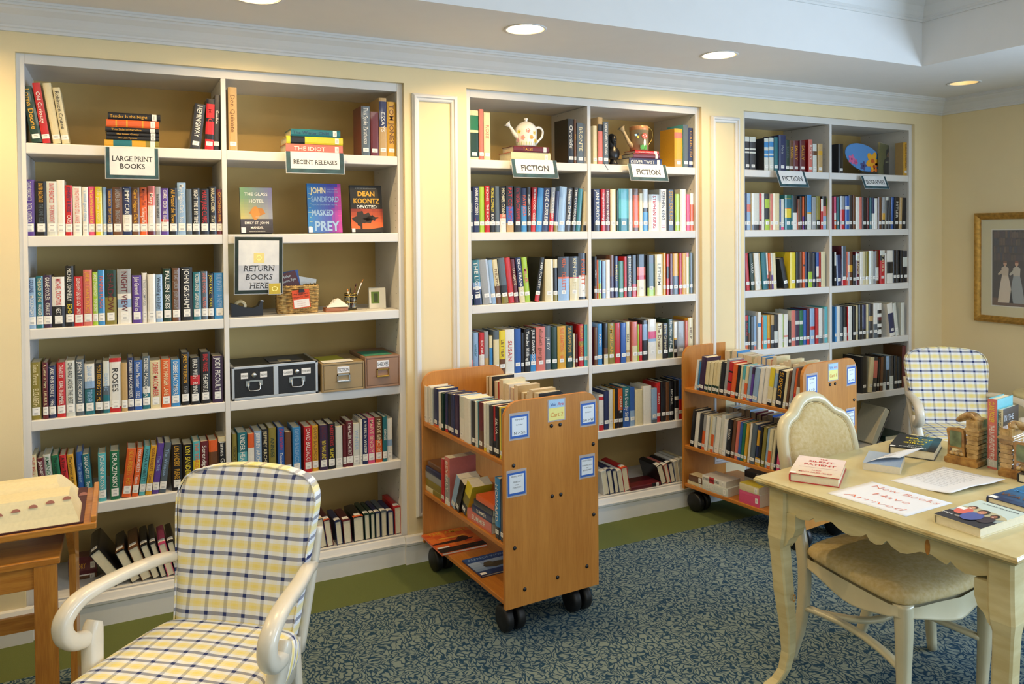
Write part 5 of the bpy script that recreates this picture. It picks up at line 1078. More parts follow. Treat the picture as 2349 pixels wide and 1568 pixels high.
# ------------------------------------------------------------------ shelf signs
def sign(x0, x1, y0, y1, lines, label, tilt, py=-.002, sz=.02, top=.0, w2=None):
    a = onY(x0, y0, py); b = onY(x1, y0, py); c_ = onY((x0+x1)/2, y1, py); w_ = (b.x-a.x); h = (a.z+b.z)/2-c_.z
    m = Matrix.Translation(((a.x+b.x)/2, py, (a.z+b.z)/2)) @ Matrix.Rotation(R(tilt), 4, 'X')
    t = thing('shelf_sign', label, 'sign', M=m, group='laminated shelf signs')
    h /= math.cos(R(tilt))
    MB().box(-w_/2, w_/2, -.0006, 0, -h, 0).obj('lamination', MTAPE, t)
    MB().box(-w_/2+.004, w_/2-.004, -.0012, -.0007, -h+.004, 0).obj('marbled_border', MMARB, t)
    k = w_*.085; MB().box(-w_/2+k, w_/2-k, -.0017, -.0013, -h+k, 0).obj('card', MCARD, t)
    tx = MB(); n = len(lines)
    for i, q in enumerate(lines): text(tx, q, (0, -.0021, -h*.47-(i-(n-1)/2)*sz*1.55-sz*.5), (1, 0, 0), (0, 0, 1), sz, '1A1A1E', width=(w_-2*k)*.9, serif=True, off=.012)
    tx.obj('lettering', MI, t); return t
MMARB = mat('marbled_teal_paper', '2C5560', .6, col2='17333D', vscale=18); MCARD = mat('marbled_white_paper', 'E4E5E3', .75, col2='D3D5D8', vscale=14)
sign(240, 364.5, 339, 411, ['LARGE PRINT', 'BOOKS'], 'teal-bordered sign reading LARGE PRINT BOOKS', 0, sz=.022)
sign(654, 789, 349, 399, ['RECENT RELEASES'], 'teal-bordered sign reading RECENT RELEASES', -8, sz=.021)
sign(1171, 1276, 366, 409, ['FICTION'], 'teal-bordered FICTION sign below the white teapot', -16, sz=.033)
sign(1439, 1527, 377, 416, ['FICTION'], 'teal-bordered FICTION sign below the bee watering can', -18, sz=.033)
sign(1778, 1845, 392, 430, ['FICTION'], 'teal-bordered FICTION sign in the fifth bay from the left', -22, sz=.034)
sign(1974, 2031, 404, 434, ['BIOGRAPHIES'], 'teal-bordered BIOGRAPHIES sign below the flower fan', -22, sz=.03)
# return books here
a = onY(539, 544, -.003); b = onY(648, 544, -.003); hh = a.z-onY(590, 673, -.003).z; ww = b.x-a.x
t = thing('return_sign', 'tall dark-bordered sign reading RETURN BOOKS HERE with a small yellow square', 'sign', M=Matrix.Translation(((a.x+b.x)/2, -.003, a.z)) @ Matrix.Rotation(R(1.0), 4, 'Y'))
MB().box(-ww/2-.004, ww/2+.004, -.0004, 0, -hh-.004, .004).obj('lamination', MTAPE, t)
MB().box(-ww/2, ww/2, -.0010, -.0005, -hh, 0).obj('dark_border', mat('dark_green_border', '142B28', .7, col2='0C1A18', vscale=20), t)
k = .017; MB().box(-ww/2+k, ww/2-k, -.0016, -.0011, -hh*.5, -k).obj('upper_card', MCARD, t)
MB().box(-ww/2+k, ww/2-k, -.0022, -.0012, -hh+k, -hh*.5).obj('lower_card', mat('grey_marbled_paper', 'C9CCD2', .35, col2='B2B6BE', vscale=14), t)
MB().box(-.025, .025, -.0024, -.0012, -hh*.455, -hh*.285, col='EAD98A').obj('yellow_square', ML, t); disc(q := MB(), (0, -.0028, -hh*.37), (1, 0, 0), (0, 0, 1), .013, .013, r0=.7); q.obj('square_ornament', MBRASS, t)
tx = MB()
for i, q in enumerate(('RETURN', 'BOOKS', 'HERE')): text(tx, q, (0, -.0027, -hh*.60-i*.043), (1, 0, 0), (0, 0, 1), .027, '202024', width=ww*.66, italic=.12, serif=True)
tx.obj('lettering', MI, t)
a = onY(617, 650, -.012); b = onY(643, 650, -.012); c_ = onY(630, 674, -.012)
t = thing('gold_tag', 'small square gold tag hanging at the lower right of the return sign', 'tag', loc=((a.x+b.x)/2, -.012, a.z)); w_ = b.x-a.x; h = a.z-c_.z
MB().box(-w_/2-.003, w_/2+.003, -.0003, 0, -h-.003, .002).obj('lamination', MTAPE, t); MB().box(-w_/2, w_/2, -.0012, -.0004, -h, 0, col='C7AE3A').obj('gold_card', ML, t); disc(q := MB(), (0, -.0016, -h/2), (1, 0, 0), (0, 0, 1), .014, .012, r0=.75); q.obj('ornament', MBRASS, t)

# ------------------------------------------------------------------ face-out recent releases
def faceout(x0, x1, y0, y1, col, label, cover, Y=.10, lean=8, th=.03):
    a = onY(x0, y1, Y); b = onY(x1, y1, Y); zt = onY((x0+x1)/2, y0, Y+.03).z; zs = SH[1]; w_ = b.x-a.x; h = (zt-zs)/math.cos(R(lean))
    m = Matrix(((0, 1, 0, 0), (-1, 0, 0, 0), (0, 0, 1, 0), (0, 0, 0, 1)))
    M2 = Matrix.Translation((a.x, Y, zs+.0003+th*math.sin(R(lean)))) @ Matrix.Rotation(R(-lean), 4, 'X') @ Matrix.Translation((0, th/2, 0)) @ m
    t = thing('book', label, 'book', M=M2, group='new releases displayed face out')
    for n_, (mb, m_) in book_parts(th, h, w_, col, (), '', 'W', True, 0, cover).items():
        if mb.v: mb.obj(n_, m_, t)
def cv_glass(mb, w, h, d):
    def f(u, v):
        if v < .30: return mixc('1E1E26', '4A4A58', v*2.5)
        c0 = mixc('C8B86A', '6E9A6C', (v-.3)*2); c1 = mixc('8C93A6', '6F6A9C', (v-.4)*2); return tuple(a*(1-u)+b*u for a, b in zip(c0, c1))
    grad(mb, w, d, h, 16, 8, f); fblob(mb, w, d*.52, h*.47, d*.24, h*.09, 'b97a38', .0002, jag=.25); fblob(mb, w, d*.46, h*.43, d*.14, h*.14, 'c9893e', .0004, jag=.2)
    ftext(mb, 'THE GLASS', w, d*.5, h*.82, .016, 'W', d*.78); ftext(mb, 'HOTEL', w, d*.5, h*.67, .016, 'W', d*.5); ftext(mb, 'EMILY ST. JOHN', w, d*.5, h*.20, .012, 'W', d*.76); ftext(mb, 'MANDEL', w, d*.5, h*.095, .012, 'W', d*.4); ftext(mb, 'Author of STATION ELEVEN', w, d*.5, h*.03, .005, 'w', d*.5); ftext(mb, 'a novel', w, d*.5, h*.35, .004, 'w'); face(mb, w, .002, .024, .002, .030, 'DDDDE2', .0012)
def cv_prey(mb, w, h, d):
    def f(u, v): c = mixc('2E7FC0', '4C3FA6', u*1.3); return mixc('4C3FA6', 'C23A92', (u-.6)*2.2) if u > .62+.25*v else c
    grad(mb, w, d, h, 14, 10, f)
    ftext(mb, 'JOHN', w, d*.33, h*.80, .030, 'C', d*.44, off=.03); ftext(mb, 'SANDFORD', w, d*.52, h*.63, .027, 'b', d*.82, off=.03); ftext(mb, 'A LUCAS DAVENPORT NOVEL', w, d*.5, h*.555, .007, 'b', d*.8); ftext(mb, 'MASKED', w, d*.43, h*.35, .030, 'b', d*.64, off=.03); ftext(mb, 'PREY', w, d*.54, h*.04, .050, 'b', d*.72, off=.03)
    for k in range(9): face(mb, w, d*(.02+.02*(k % 3)), d*(.10+.03*(k % 2)), h*(.12+.095*k), h*(.128+.095*k), 'C8D08A', .0004); face(mb, w, d*.88, d*.99, h*(.05+.1*k), h*(.056+.1*k), 'E04AA0', .0004)
    face(mb, w, .002, .022, .002, .030, 'ECE6EC', .0012); ftext(mb, '#1 NEW YORK TIMES', w, d*.74, h*.87, .004, 'b'); ftext(mb, 'BESTSELLING AUTHOR', w, d*.74, h*.82, .004, 'b')
def cv_devoted(mb, w, h, d):
    grad(mb, w, d, h, 14, 6, lambda u, v: '17191A' if v > .52 or v < .06 else mixc('E2692C', '7A2420', abs(v-.12)*2.2+abs(u-.55)*.3))
    fblob(mb, w, d*.36, h*.30, d*.28, h*.13, '1C1512', .0002, n=24, jag=.4); face(mb, w, d*.28, d*.34, h*.05, h*.28, '17120F', .0004); fblob(mb, w, d*.62, h*.30, d*.2, h*.06, '1C1512', .0002, n=20, jag=.5); mb.add([(w/2+.001, 0, 0), (w/2+.001, d, 0), (w/2+.001, d, h*.11), (w/2+.001, d*.4, h*.05), (w/2+.001, 0, h*.06)], [(0, 1, 2, 3, 4)], '141414')
    ftext(mb, '#1 NEW YORK TIMES BESTSELLING AUTHOR', w, d*.5, h*.93, .004, 'S', d*.8); ftext(mb, 'DEAN', w, d*.5, h*.77, .025, 'y', d*.56, off=.03); ftext(mb, 'KOONTZ', w, d*.5, h*.62, .025, 'y', d*.82, off=.03); ftext(mb, 'DEVOTED', w, d*.5, h*.51, .017, 'W', d*.78, off=.02); face(mb, w, .002, .020, .002, .022, 'E6E2E2', .0012)
faceout(553, 627, 432, 536, 'K', 'green and violet face-out book, leftmost of the three recent releases', cv_glass)
faceout(708, 786, 423, 533, 'N', 'blue and magenta face-out book, middle of the three recent releases', cv_prey, th=.034)
faceout(807, 880, 427, 531, 'K', 'black and orange face-out book with a tree, rightmost recent release', cv_devoted)

# ------------------------------------------------------------------ return shelf clutter (third shelf, second bay)
z3 = SH[2]
def px_at(x, y, Y): return onY(x, y, Y)
a = px_at(528, 727, .11); b = px_at(603, 724, .11)
t = thing('tape_dispenser', 'black desk tape dispenser at the left end of the returns shelf', 'tape dispenser', loc=(a.x+.005, .10, z3)); w_ = b.x-a.x-.005
m = MB(); m.prism([(0, 0), (w_, 0), (w_*1.0, .008), (w_*1.0, .072), (w_*.93, .074), (w_*.86, .050), (w_*.70, .040), (w_*.4, .046), (w_*.15, .062), (0, .066)], 'y', 0, .055); m.obj('body', MBLACK, t, bevel=.005)
MB().box(w_*.93, w_*1.02, .008, .047, .070, .076).obj('cutter', MMETAL, t)
rl = MB().lathe([(.016, -.01), (.03, -.01), (.03, .01), (.016, .01), (.016, -.01)], n=24); rl.v = [Vector((w_*.3+p.x, .028+p.z, .052+p.y)) for p in rl.v]; rl.obj('tape_roll', mat('adhesive_tape', 'BFB48E', .3), t)
# woven basket
a = px_at(640, 722, .10); b = px_at(733, 722, .10); cx = (a.x+b.x)/2; bw = (b.x-a.x)/2; bh = px_at(690, 655, .08).z-z3
t = thing('wicker_basket', 'square woven wicker basket holding paperbacks on the returns shelf', 'basket', M=Matrix.Translation((cx, .17, z3)) @ Matrix.Rotation(R(-6), 4, 'Z'))
MWICK = mat('woven_seagrass', 'C9A765', .7, col2='7D5A2A', vscale=60, bump=.5, bscale=120)
m = MB(); bd = .075; nr_ = 15
for k in range(nr_):
    z = .006+(bh-.012)*k/(nr_-1); g = 1+.05*k/nr_; P = []
    for i in range(48):
        u = i/48*4; sd = int(u); f_ = u-sd; x, y = [(-1+2*f_, -1), (1, -1+2*f_), (1-2*f_, 1), (-1, 1-2*f_)][sd]
        wv = .003*math.sin(i*math.pi/2*1+(k % 2)*math.pi); P.append((x*(bw*g-.006)+(wv if sd % 2 else 0), y*(bd*g-.004)+(0 if sd % 2 else wv), z))
    m.sweep(P+[P[0]], .0075, .0115, n=6, sub=1)
m.obj('woven_wall', MWICK, t)
m = MB()
for i in range(36):
    u = i/36*4; sd = int(u); f_ = u-sd; x, y = [(-1+2*f_, -1), (1, -1+2*f_), (1-2*f_, 1), (-1, 1-2*f_)][sd]
    m.sweep([(x*(bw-.005), y*(bd-.004), .002), (x*(bw*1.03-.004), y*(bd*1.04-.004), bh+.003)], .006, .006, n=6, sub=1)
m.obj('stake', MWICK, t)['kind'] = 'stuff'
MB().box(-bw+.01, bw-.01, -bd+.01, bd-.01, .001, .006).obj('basket_base', MWICK, t)
def basket_book(dx, dy, z, w_, h, th, col, rz, label, title, tc, tcol='W'):
    m = Matrix(((0, 1, 0, 0), (-1, 0, 0, 0), (0, 0, 1, 0), (0, 0, 0, 1)))
    M2 = Matrix.Translation((cx+dx, .17+dy, z3+z)) @ Matrix.Rotation(R(-10), 4, 'X') @ Matrix.Rotation(R(rz), 4, 'Y') @ m
    def cv(mb, w, hh, d):
        for i, q in enumerate(title): ftext(mb, q, w, d*.5, hh*(.84-.14*i), .014, tcol, d*.8)
    t = thing('book', label, 'book', M=M2, group='books in the wicker basket')
    for n_, (mb, m_) in book_parts(th, h, w_, col, (), '', 'W', False, 0, cv).items():
        if mb.v: mb.obj(n_, m_, t)
basket_book(-.062, .005, .035, .108, .165, .018, 'M', -15, 'plum paperback sticking out at the front of the basket', ['Helen', 'Stewart Rye'], 'W')
basket_book(-.070, .035, .035, .115, .175, .016, 'B', -8, 'blue book standing behind the plum paperback in the basket', [''], 'W')
basket_book(-.020, .052, .03, .11, .165, .012, 'W', 12, 'white booklet at the right of the books in the basket', [''], 'W')
t = thing('orange_note', 'orange note card clipped to the front of the wicker basket', 'note', M=Matrix.Translation((cx+.012, .17-.088, z3)) @ Matrix.Rotation(R(-5), 4, 'Y') @ Matrix.Rotation(R(-2), 4, 'Z'))
MB().box(-.043, .045, -.002, -.001, .030, .125, col='DB4F26').obj('card', ML, t); MB().box(-.038, .040, -.003, -.0021, .034, .075, col='E9E6E2').obj('white_label', ML, t)
tx = MB(); text(tx, 'Any small item', (0, -.0026, .100), (1, 0, 0), (0, 0, 1), .009, '3A1A14', width=.075, italic=.15); text(tx, 'not good to LEND', (0, -.0026, .084), (1, 0, 0), (0, 0, 1), .009, '3A1A14', width=.078, italic=.15)
for k in range(3): text(tx, 'please return here', (0, -.0036, .064-.011*k), (1, 0, 0), (0, 0, 1), .004, 'C98A8A', width=.06)
tx.obj('handwriting', MI, t)
cl = MB(); cl.prism([(-.010, .112), (.022, .112), (.018, .128), (-.006, .128)], 'y', -.010, .004); cl.obj('binder_clip', MBLACK, t, bevel=.001)
# sheet standing behind the basket
t = MB().box(0, .085, 0, .0008, 0, .20, col='DDDBD6').obj('leaning_sheet', ML); t.location = (px_at(650, 600, .36).x, .36, z3+.001); t.rotation_euler = (R(-6), 0, 0); tag(t, 'pale sheet of paper standing behind the wicker basket', 'paper')
# wooden block with paper spike
a = px_at(744, 717, .10); b = px_at(800, 715, .10)
t = thing('paper_spike', 'worn wooden block with a paper spike beside the basket', 'paper spike', loc=((a.x+b.x)/2, .115, z3)); w_ = (b.x-a.x)/2
MB().box(-w_+.004, w_-.006, -.03, .035, 0, .022).obj('wooden_block', wood('old_block', 'A9683A', '7A4526', .6, 'X', 40), t, bevel=.003)
MB().lathe([(.0014, .02), (.0012, .075), (.0002, .08)], cx=-.01, n=8).obj('spike', MBLACK, t)
m = MB(); m.add([(-w_+.01, -.028, .024), (w_, -.03, .026), (w_*.3, .03, .068), (-w_*.1, .035, .060)], [(0, 1, 2, 3)], 'E8E6E0'); m.add([(-w_+.012, -.026, .026), (w_-.004, -.034, .023), (w_-.002, .02, .030), (-w_+.02, .03, .030)], [(0, 1, 2, 3)], 'E4E2DA'); m.obj('paper_slip', ML, t)
# glass jar of pencils
a = px_at(805, 712, .13); jr = .034
MGLASS = mat('clear_glass', 'F4F6F0', .05); g = MGLASS.node_tree.nodes['Principled BSDF']; g.inputs['Transmission Weight'].default_value = 1; g.inputs['IOR'].default_value = 1.3
t = thing('pencil_jar', 'glass jar with gold bands holding pens on the returns shelf', 'jar', loc=(a.x, .13, z3))
MB().lathe([(.001, .0), (.030, 0), (.032, .004), (.030, .02), (.033, .05), (.035, .092), (.0335, .092), (.031, .05), (.028, .02), (.029, .007), (.001, .006)], n=28).obj('glass', MGLASS, t)
for z, r_ in ((.003, .0325), (.045, .0335), (.078, .0352), (.090, .0358)): MB().lathe([(r_, z-.002), (r_+.0015, z), (r_, z+.002), (r_-.0008, z), (r_, z-.002)], n=28).obj('gold_band', MBRASS, t)
for k, (dx, dy, tip, c_, h, nm) in enumerate(((-.005, 0, (-.012, 0), 'E0DDD6', .115, 'black pen'), (.002, .01, (.004, .01), '22242A', .12, 'dark pencil'), (.0, -.006, (.030, .0), '5A2620', .145, 'maroon pen'), (.004, .004, (.070, .01), 'E6E2DC', .165, 'long white pen'))):
    q = thing('pen', ['short pen with orange tip leftmost in the jar', 'dark pencil standing upright in the jar', 'maroon pen leaning right in the jar', 'long white pen with orange end leaning furthest right'][k], 'pen', loc=(a.x, .13, z3), group='pens in the glass jar')
    MB().sweep([(dx, dy, .008), (dx+tip[0]*.85, dy+tip[1]*.85, h*.88)], .006, .006, n=8, sub=1, up=(0, 1, 0)).obj('barrel', mat('pen_%s' % c_, c_, .35), q)
    MB().sweep([(dx+tip[0]*.85, dy+tip[1]*.85, h*.88), (dx+tip[0], dy+tip[1], h)], [.0062, .005], [.0062, .005], n=8, sub=1, up=(0, 1, 0)).obj('tip', mat('pen_tip_%d' % k, ('D98A3A', '1D1F24', '3A1512', 'D98A3A')[k], .4), q)
# folded photo card
a = px_at(868, 705, .14)
t = thing('photo_card', 'small standing photo card with a green picture beside the jar', 'card', M=Matrix.Translation((a.x-.005, .135, z3)) @ Matrix.Rotation(R(-12), 4, 'Z'))
for k, (an, yo) in enumerate(((-14, 0), (12, .075))):
    q = MB().box(-.045, .045, 0, .002, 0, .115, col='D5D3C6'); q.v = [Matrix.Translation((0, yo, .001)) @ Matrix.Rotation(R(an), 4, 'X') @ p for p in q.v]; q.obj('card_leaf', ML, t)
q = MB().box(-.034, .010, -.0008, -.0001, .030, .095, col='5E7A2E'); q.box(-.020, .002, -.0014, -.0009, .038, .085, col='3A4A22'); q.v = [Matrix.Rotation(R(-14), 4, 'X') @ p for p in q.v]; q.obj('picture', ML, t)
o = MB().box(0, .09, 0, .05, 0, .0015, col='E4E2DA').obj('loose_slip', ML); o.location = (a.x-.075, .07, z3+.0003); tag(o, 'white slip of paper lying in front of the photo card', 'paper')
# a few dark marks on the back wall of this bay and the neighbour: adhesive remains
# ------------------------------------------------------------------ card boxes on the fourth shelf
z4 = SH[3]
def bx(x): return onY(x, 880, .03).x
xa, xb = bx(531.5), bx(729.5); ch = onY(630, 833, .03).z; zt = .205
t = thing('card_case', 'black and silver two-drawer card case on the fourth shelf', 'card case', loc=(xa, .028, z4+.0005)); w_ = xb-xa; h = onY(600, 837, .03).z-z4
MB().box(.004, w_-.004, .004, .30, .003, h-.003).obj('body', MGREYB, t)
m = MB(); e_ = .013
for x in (0, w_-e_): m.box(x, x+e_, 0, e_, 0, h); m.box(x, x+e_, 0, .304, h-e_*.7, h); m.box(x, x+e_, 0, .304, 0, e_*.7)
m.box(e_, w_-e_, 0, e_*.7, h-e_, h); m.box(e_, w_-e_, 0, e_*.7, 0, e_); m.box(w_/2-.012, w_/2+.012, 0, e_*.7, e_, h-e_); m.obj('aluminium_edging', MALU, t, bevel=.0015)
for k, (u0, u1, l1, l2) in enumerate(((e_, w_/2-.012, 'PAPER BACKS', 'BLOG'), (w_/2+.012, w_-e_, 'CLASSICS', 'COLORED BOPPET'))):
    cx_ = (u0+u1)/2; d_ = MB().box(u0+.001, u1-.001, .0015, .006, e_+.001, h-e_-.001).obj('drawer_front', MGREYB, t)
    hp = MB(); hp.box(cx_-.040, cx_-.022, -.003, .002, h*.40, h*.56); hp.box(cx_+.022, cx_+.040, -.003, .002, h*.40, h*.56); hp.box(cx_-.022, cx_+.022, -.002, .002, h*.52, h*.57); hp.sweep([(cx_-.028, -.004, h*.48), (cx_-.026, -.010, h*.30), (cx_-.015, -.012, h*.27), (cx_+.015, -.012, h*.27), (cx_+.026, -.010, h*.30), (cx_+.028, -.004, h*.48)], .005, .005, n=8, sub=3); hp.obj('handle', MMETAL, d_)
    q = MB().lathe([(.001, 0), (.012, 0), (.012, .003), (.009, .005), (.001, .005)], n=18); q.v = [Vector((cx_+p.x, -p.z+.001, h*.72+p.y)) for p in q.v]; q.obj('lock', MMETAL, d_)
    for s_, l_, ww_ in ((-1, l1, .046 if k else .034), (1, l2, .046 if k else .034)):
        q = MB(); c0 = cx_+s_*.046; q.box(c0-ww_/2, c0+ww_/2, -.0006, .0014, h*.63, h*.80, col='ECECEA'); q.obj('label_strip', ML, d_)
        tx = MB(); text(tx, l_, (c0, -.0012, h*.68), (1, 0, 0), (0, 0, 1), .011, '33333A', width=ww_*.9); tx.obj('label_lettering', MI, d_)
o = MB().box(0, .17, 0, .20, 0, .001, col='4A4C50').obj('top_sheet', ML); o.location = (xa+.19, .06, z4+h+.0008); tag(o, 'dark sheet with a small printed card on top of the black case', 'paper')
q = MB().box(.05, .11, .03, .09, .0012, .0018, col='B9AA84'); q = q.obj('printed_card', ML); q.parent = o
def filebox(x0, x1, ytop, name, txt, label, c1, brass, depth=.32, yo=0):
    xa_, xb_ = bx(x0), min(bx(x1), 1.343); w_ = xb_-xa_; h = onY((x0+x1)/2, ytop, .02).z-z4
    m_ = mat('painted_steel_'+name, c1, .45, var=.03)
    t = thing('card_file_box', label, 'card file box', loc=(xa_, .012+yo, z4+.0005), group='card file boxes')
    b = MB(); b.box(0, w_, .006, depth, 0, h); f_ = b.obj('body', m_, t, bevel=.003)
    m = MB(); 
    for a_ in ((0, .008, 0, h), (w_-.008, w_, 0, h), (.008, w_-.008, h-.010, h), (.008, w_-.008, 0, .010)): m.box(a_[0], a_[1], 0, .006, a_[2], a_[3])
    m.obj('front_rim', m_, t, bevel=.002)
    d_ = MB().box(.011, w_-.011, .0015, .0062, .013, h-.013).obj('drawer_front', m_, t, bevel=.002)
    cx_ = w_*.5; hp = MB()
    for a_ in ((-.034, .034, .56, .60), (-.034, -.029, .38, .60), (.029, .034, .38, .60), (-.034, .034, .34, .39)): hp.box(cx_+a_[0], cx_+a_[1], -.005, .002, h*a_[2], h*a_[3])
    hp.prism([(-.012+h*0, h*.34), (-.012, h*.37), (0, h*.38), (0, h*.34)], 'x', cx_-.034, cx_+.034); hp.obj('handle', MBRASS if brass else MMETAL, d_)
    MB().box(cx_-.032, cx_+.032, -.0005, .0014, h*.64, h*.86, col='E9E9EC').obj('label_strip', ML, d_)
    tx = MB(); text(tx, txt, (cx_, -.0012, h*.69), (1, 0, 0), (0, 0, 1), h*.12, '2A2A30', width=.06); tx.obj('label_lettering', MI, d_); return xa_, w_, h
xa1, w1, h1 = filebox(737, 834.5, 831, 'beige', 'FICTION', 'beige metal card file box labelled FICTION', '9C8660', 0)
xa2, w2, h2 = filebox(836, 919, 816, 'brown', 'SHELVES', 'brown metal card file box labelled SHELVES at the right end', '94725A', 1, yo=0)
o = MB().box(0, .13, 0, .21, 0, .0012, col='C4BE3E').obj('yellow_folder', ML); o.location = (xa1+.02, .05, z4+h1+.0015); o.rotation_euler = (0, 0, R(3)); tag(o, 'yellow-green folder lying on the FICTION card file box', 'folder')
o = MB().box(0, .16, 0, .08, 0, .0012, col='E4E4DE').obj('white_slip', ML); o.location = (xa1+.01, .02, z4+h1+.0035); tag(o, 'white strip of paper lying on the FICTION card file box', 'paper')
o = MB().box(0, .15, 0, .16, 0, .0012, col='3E8A70').obj('green_folder', ML); o.location = (xa2+.01, .05, z4+h2+.0015); tag(o, 'green folder lying on the SHELVES card file box', 'folder')

# ------------------------------------------------------------------ ornaments on the top shelves
z1 = SH[0]
MCER = mat('white_glazed_ceramic', 'F1EEE6', .12, coat=.6)
MFL = attr_mat('painted_flowers', .25, .5, 0)
a = onY(1208, 340, .10); zb = onY(1205, 336, .10).z
t = thing('ceramic_watering_can', 'white ceramic watering can with painted flowers, standing on two books', 'watering can', loc=(a.x, .105, zb)); rr_ = .063
MB().lathe([(.001, 0), (rr_*.92, 0), (rr_*.96, .004), (rr_, .03), (rr_*1.03, .07), (rr_*1.04, .095), (rr_*.98, .112), (rr_*.80, .128), (rr_*.5, .143), (rr_*.2, .149), (.012, .150), (.001, .150)], n=36).obj('body', MCER, t)
MB().lathe([(.001, .146), (.010, .150), (.007, .155), (.013, .160), (.012, .168), (.001, .171)], n=16).obj('knob', MCER, t)
m = MB(); m.sweep([(-.045, 0, .045), (-.075, 0, .07), (-.10, 0, .105), (-.118, 0, .122)], [.034, .026, .018, .018], [.034, .026, .018, .018], n=14, sub=5, up=(0, 1, 0)); m.sweep([(-.112, 0, .117), (-.122, 0, .127), (-.127, 0, .132)], [.018, .034, .046], [.018, .034, .046], n=16, sub=3, up=(0, 1, 0)); m.obj('spout', MCER, t)
MB().sweep([(.055, 0, .108), (.088, 0, .118), (.112, 0, .098), (.106, 0, .062), (.080, 0, .036), (.058, 0, .010)], [.016, .015, .014, .014, .014, .014], [.012]*6, n=12, sub=5, up=(0, 1, 0)).obj('handle', MCER, t)
fl = MB()
TH0 = -.42
def onr(th, z, r_): th += TH0; return Vector((r_*math.sin(th), -r_*math.cos(th), z))
def petals(mb, th, z, r_, rad, col, cc, n=5):
    c0 = onr(th, z, r_+.0008); th += TH0; tX = Vector((math.cos(th), math.sin(th), 0))
    for k in range(n):
        a_ = 2*math.pi*k/n; ctr = c0+tX*rad*.55*math.cos(a_)+Vector((0, 0, 1))*rad*.55*math.sin(a_); disc2(mb, ctr, tX, (0, 0, 1), rad*.5, rad*.5, col)
    disc2(mb, c0+Vector((math.sin(th), -math.cos(th), 0))*.0006, tX, (0, 0, 1), rad*.28, rad*.28, cc)
def disc2(mb, c_, X, Y, rx, ry, col, n=10):
    X, Y, c_ = Vector(X), Vector(Y), Vector(c_); mb.add([tuple(c_+X*rx*math.cos(2*math.pi*i/n)+Y*ry*math.sin(2*math.pi*i/n)) for i in range(n)], [tuple(range(n))], col)
for th, z, c1_, c2_ in ((-.75, .085, 'E3D84A', 'E8A92E'), (.12, .088, 'E89A8A', 'D86A70'), (.8, .078, 'E8D98A', 'D8A040'), (-.35, .048, 'E9A7B0', 'E6D060'), (.45, .050, 'E8B45A', 'DE8A4A'), (-.9, .035, 'E5B9C0', 'D88A90'), (.95, .03, 'E6D060', 'E08A4A')): petals(fl, th, z, rr_*1.02, .013, c1_, c2_)
for k in range(9): th = -1+k*.25; p_ = onr(th, .014, rr_*1.002+.0008); disc2(fl, p_, (math.cos(th+TH0), math.sin(th+TH0), 0), (0, 0, 1), .002, .012, 'B9C878')
fl.obj('painted_flowers', MFL, t)
a = onY(1467, 340, .10); zb = onY(1466, 345, .10).z
t = thing('metal_watering_can', 'tan watering can with a bee and red mushroom, standing on stacked books', 'watering can', loc=(a.x, .105, zb)); r_ = .060; hh = onY(1466, 290, .1).z-zb
MCAN = mat('tan_can_paint', 'C2A87C', .4, var=.04); MCANR = mat('copper_rim', 'C58A5A', .35, .2)
MB().lathe([(.001, 0), (r_, 0), (r_*1.0, hh*.80), (r_*1.02, hh*.80), (r_*1.02, hh*.98), (r_*1.0, hh), (r_*.95, hh), (r_*.93, hh*.5), (.001, hh*.4)], n=36).obj('body', MCAN, t)
MB().lathe([(r_*1.015, hh*.82), (r_*1.03, hh*.83), (r_*1.03, hh*.97), (r_*1.015, hh*.985)], n=36).obj('rim_band', MCANR, t)
m = MB(); m.sweep([(-.045, 0, .02), (-.08, 0, .05), (-.11, 0, .10), (-.128, 0, .125)], [.036, .028, .020, .020], [.036, .028, .020, .02], n=14, sub=5, up=(0, 1, 0)); m.sweep([(-.122, 0, .118), (-.132, 0, .132), (-.138, 0, .140)], [.02, .036, .052], [.02, .036, .052], n=16, sub=3, up=(0, 1, 0)); m.obj('spout', MCAN, t)
MB().sweep([(.045, 0, hh*.9), (.08, 0, hh*.98), (.105, 0, hh*.8), (.10, 0, hh*.5), (.07, 0, hh*.22), (.058, 0, hh*.05)], .004, .004, n=8, sub=5, up=(0, 1, 0)).obj('wire_handle', MBRASS, t)
fl = MB(); TH0 = -.55
th = .55
disc2(fl, onr(th, hh*.56, r_+.002), (math.cos(th+TH0), math.sin(th+TH0), 0), (0, 0, 1), .022, .018, 'D9502E', 14)
for dx, dz in ((-.010, .004), (.002, .009), (.010, -.002), (-.003, -.006), (.012, .006)): disc2(fl, onr(th, hh*.56+dz, r_+.003)+Vector((math.cos(th+TH0), math.sin(th+TH0), 0))*dx, (math.cos(th+TH0), math.sin(th+TH0), 0), (0, 0, 1), .0035, .0035, 'F0E8E0')
disc2(fl, onr(th, hh*.28, r_+.002), (math.cos(th+TH0), math.sin(th+TH0), 0), (0, 0, 1), .009, .028, 'EADFD0', 12)
for dx in (-.02, -.01, .0, .012, .02): disc2(fl, onr(th-.15, hh*.10, r_+.003)+Vector((math.cos(th+TH0), math.sin(th+TH0), 0))*dx, Vector((1, 0, .5*dx*50)).normalized(), (0, 0, 1), .006, .016, '4F9A3A')
th = -.15
for dx, rx in ((-.016, .013), (.016, .013)): disc2(fl, onr(th, hh*.60, r_+.002)+Vector((dx, 0, 0)), (1, 0, 0), (0, 0, 1), rx, .007, '9CC3D6')
disc2(fl, onr(th, hh*.62, r_+.003), (1, 0, 0), (0, 0, 1), .007, .008, '1C1C1E'); disc2(fl, onr(th, hh*.53, r_+.003), (1, 0, 0), (0, 0, 1), .007, .010, 'E2C23A')
fl.obj('bee_and_mushroom', MFL, t)
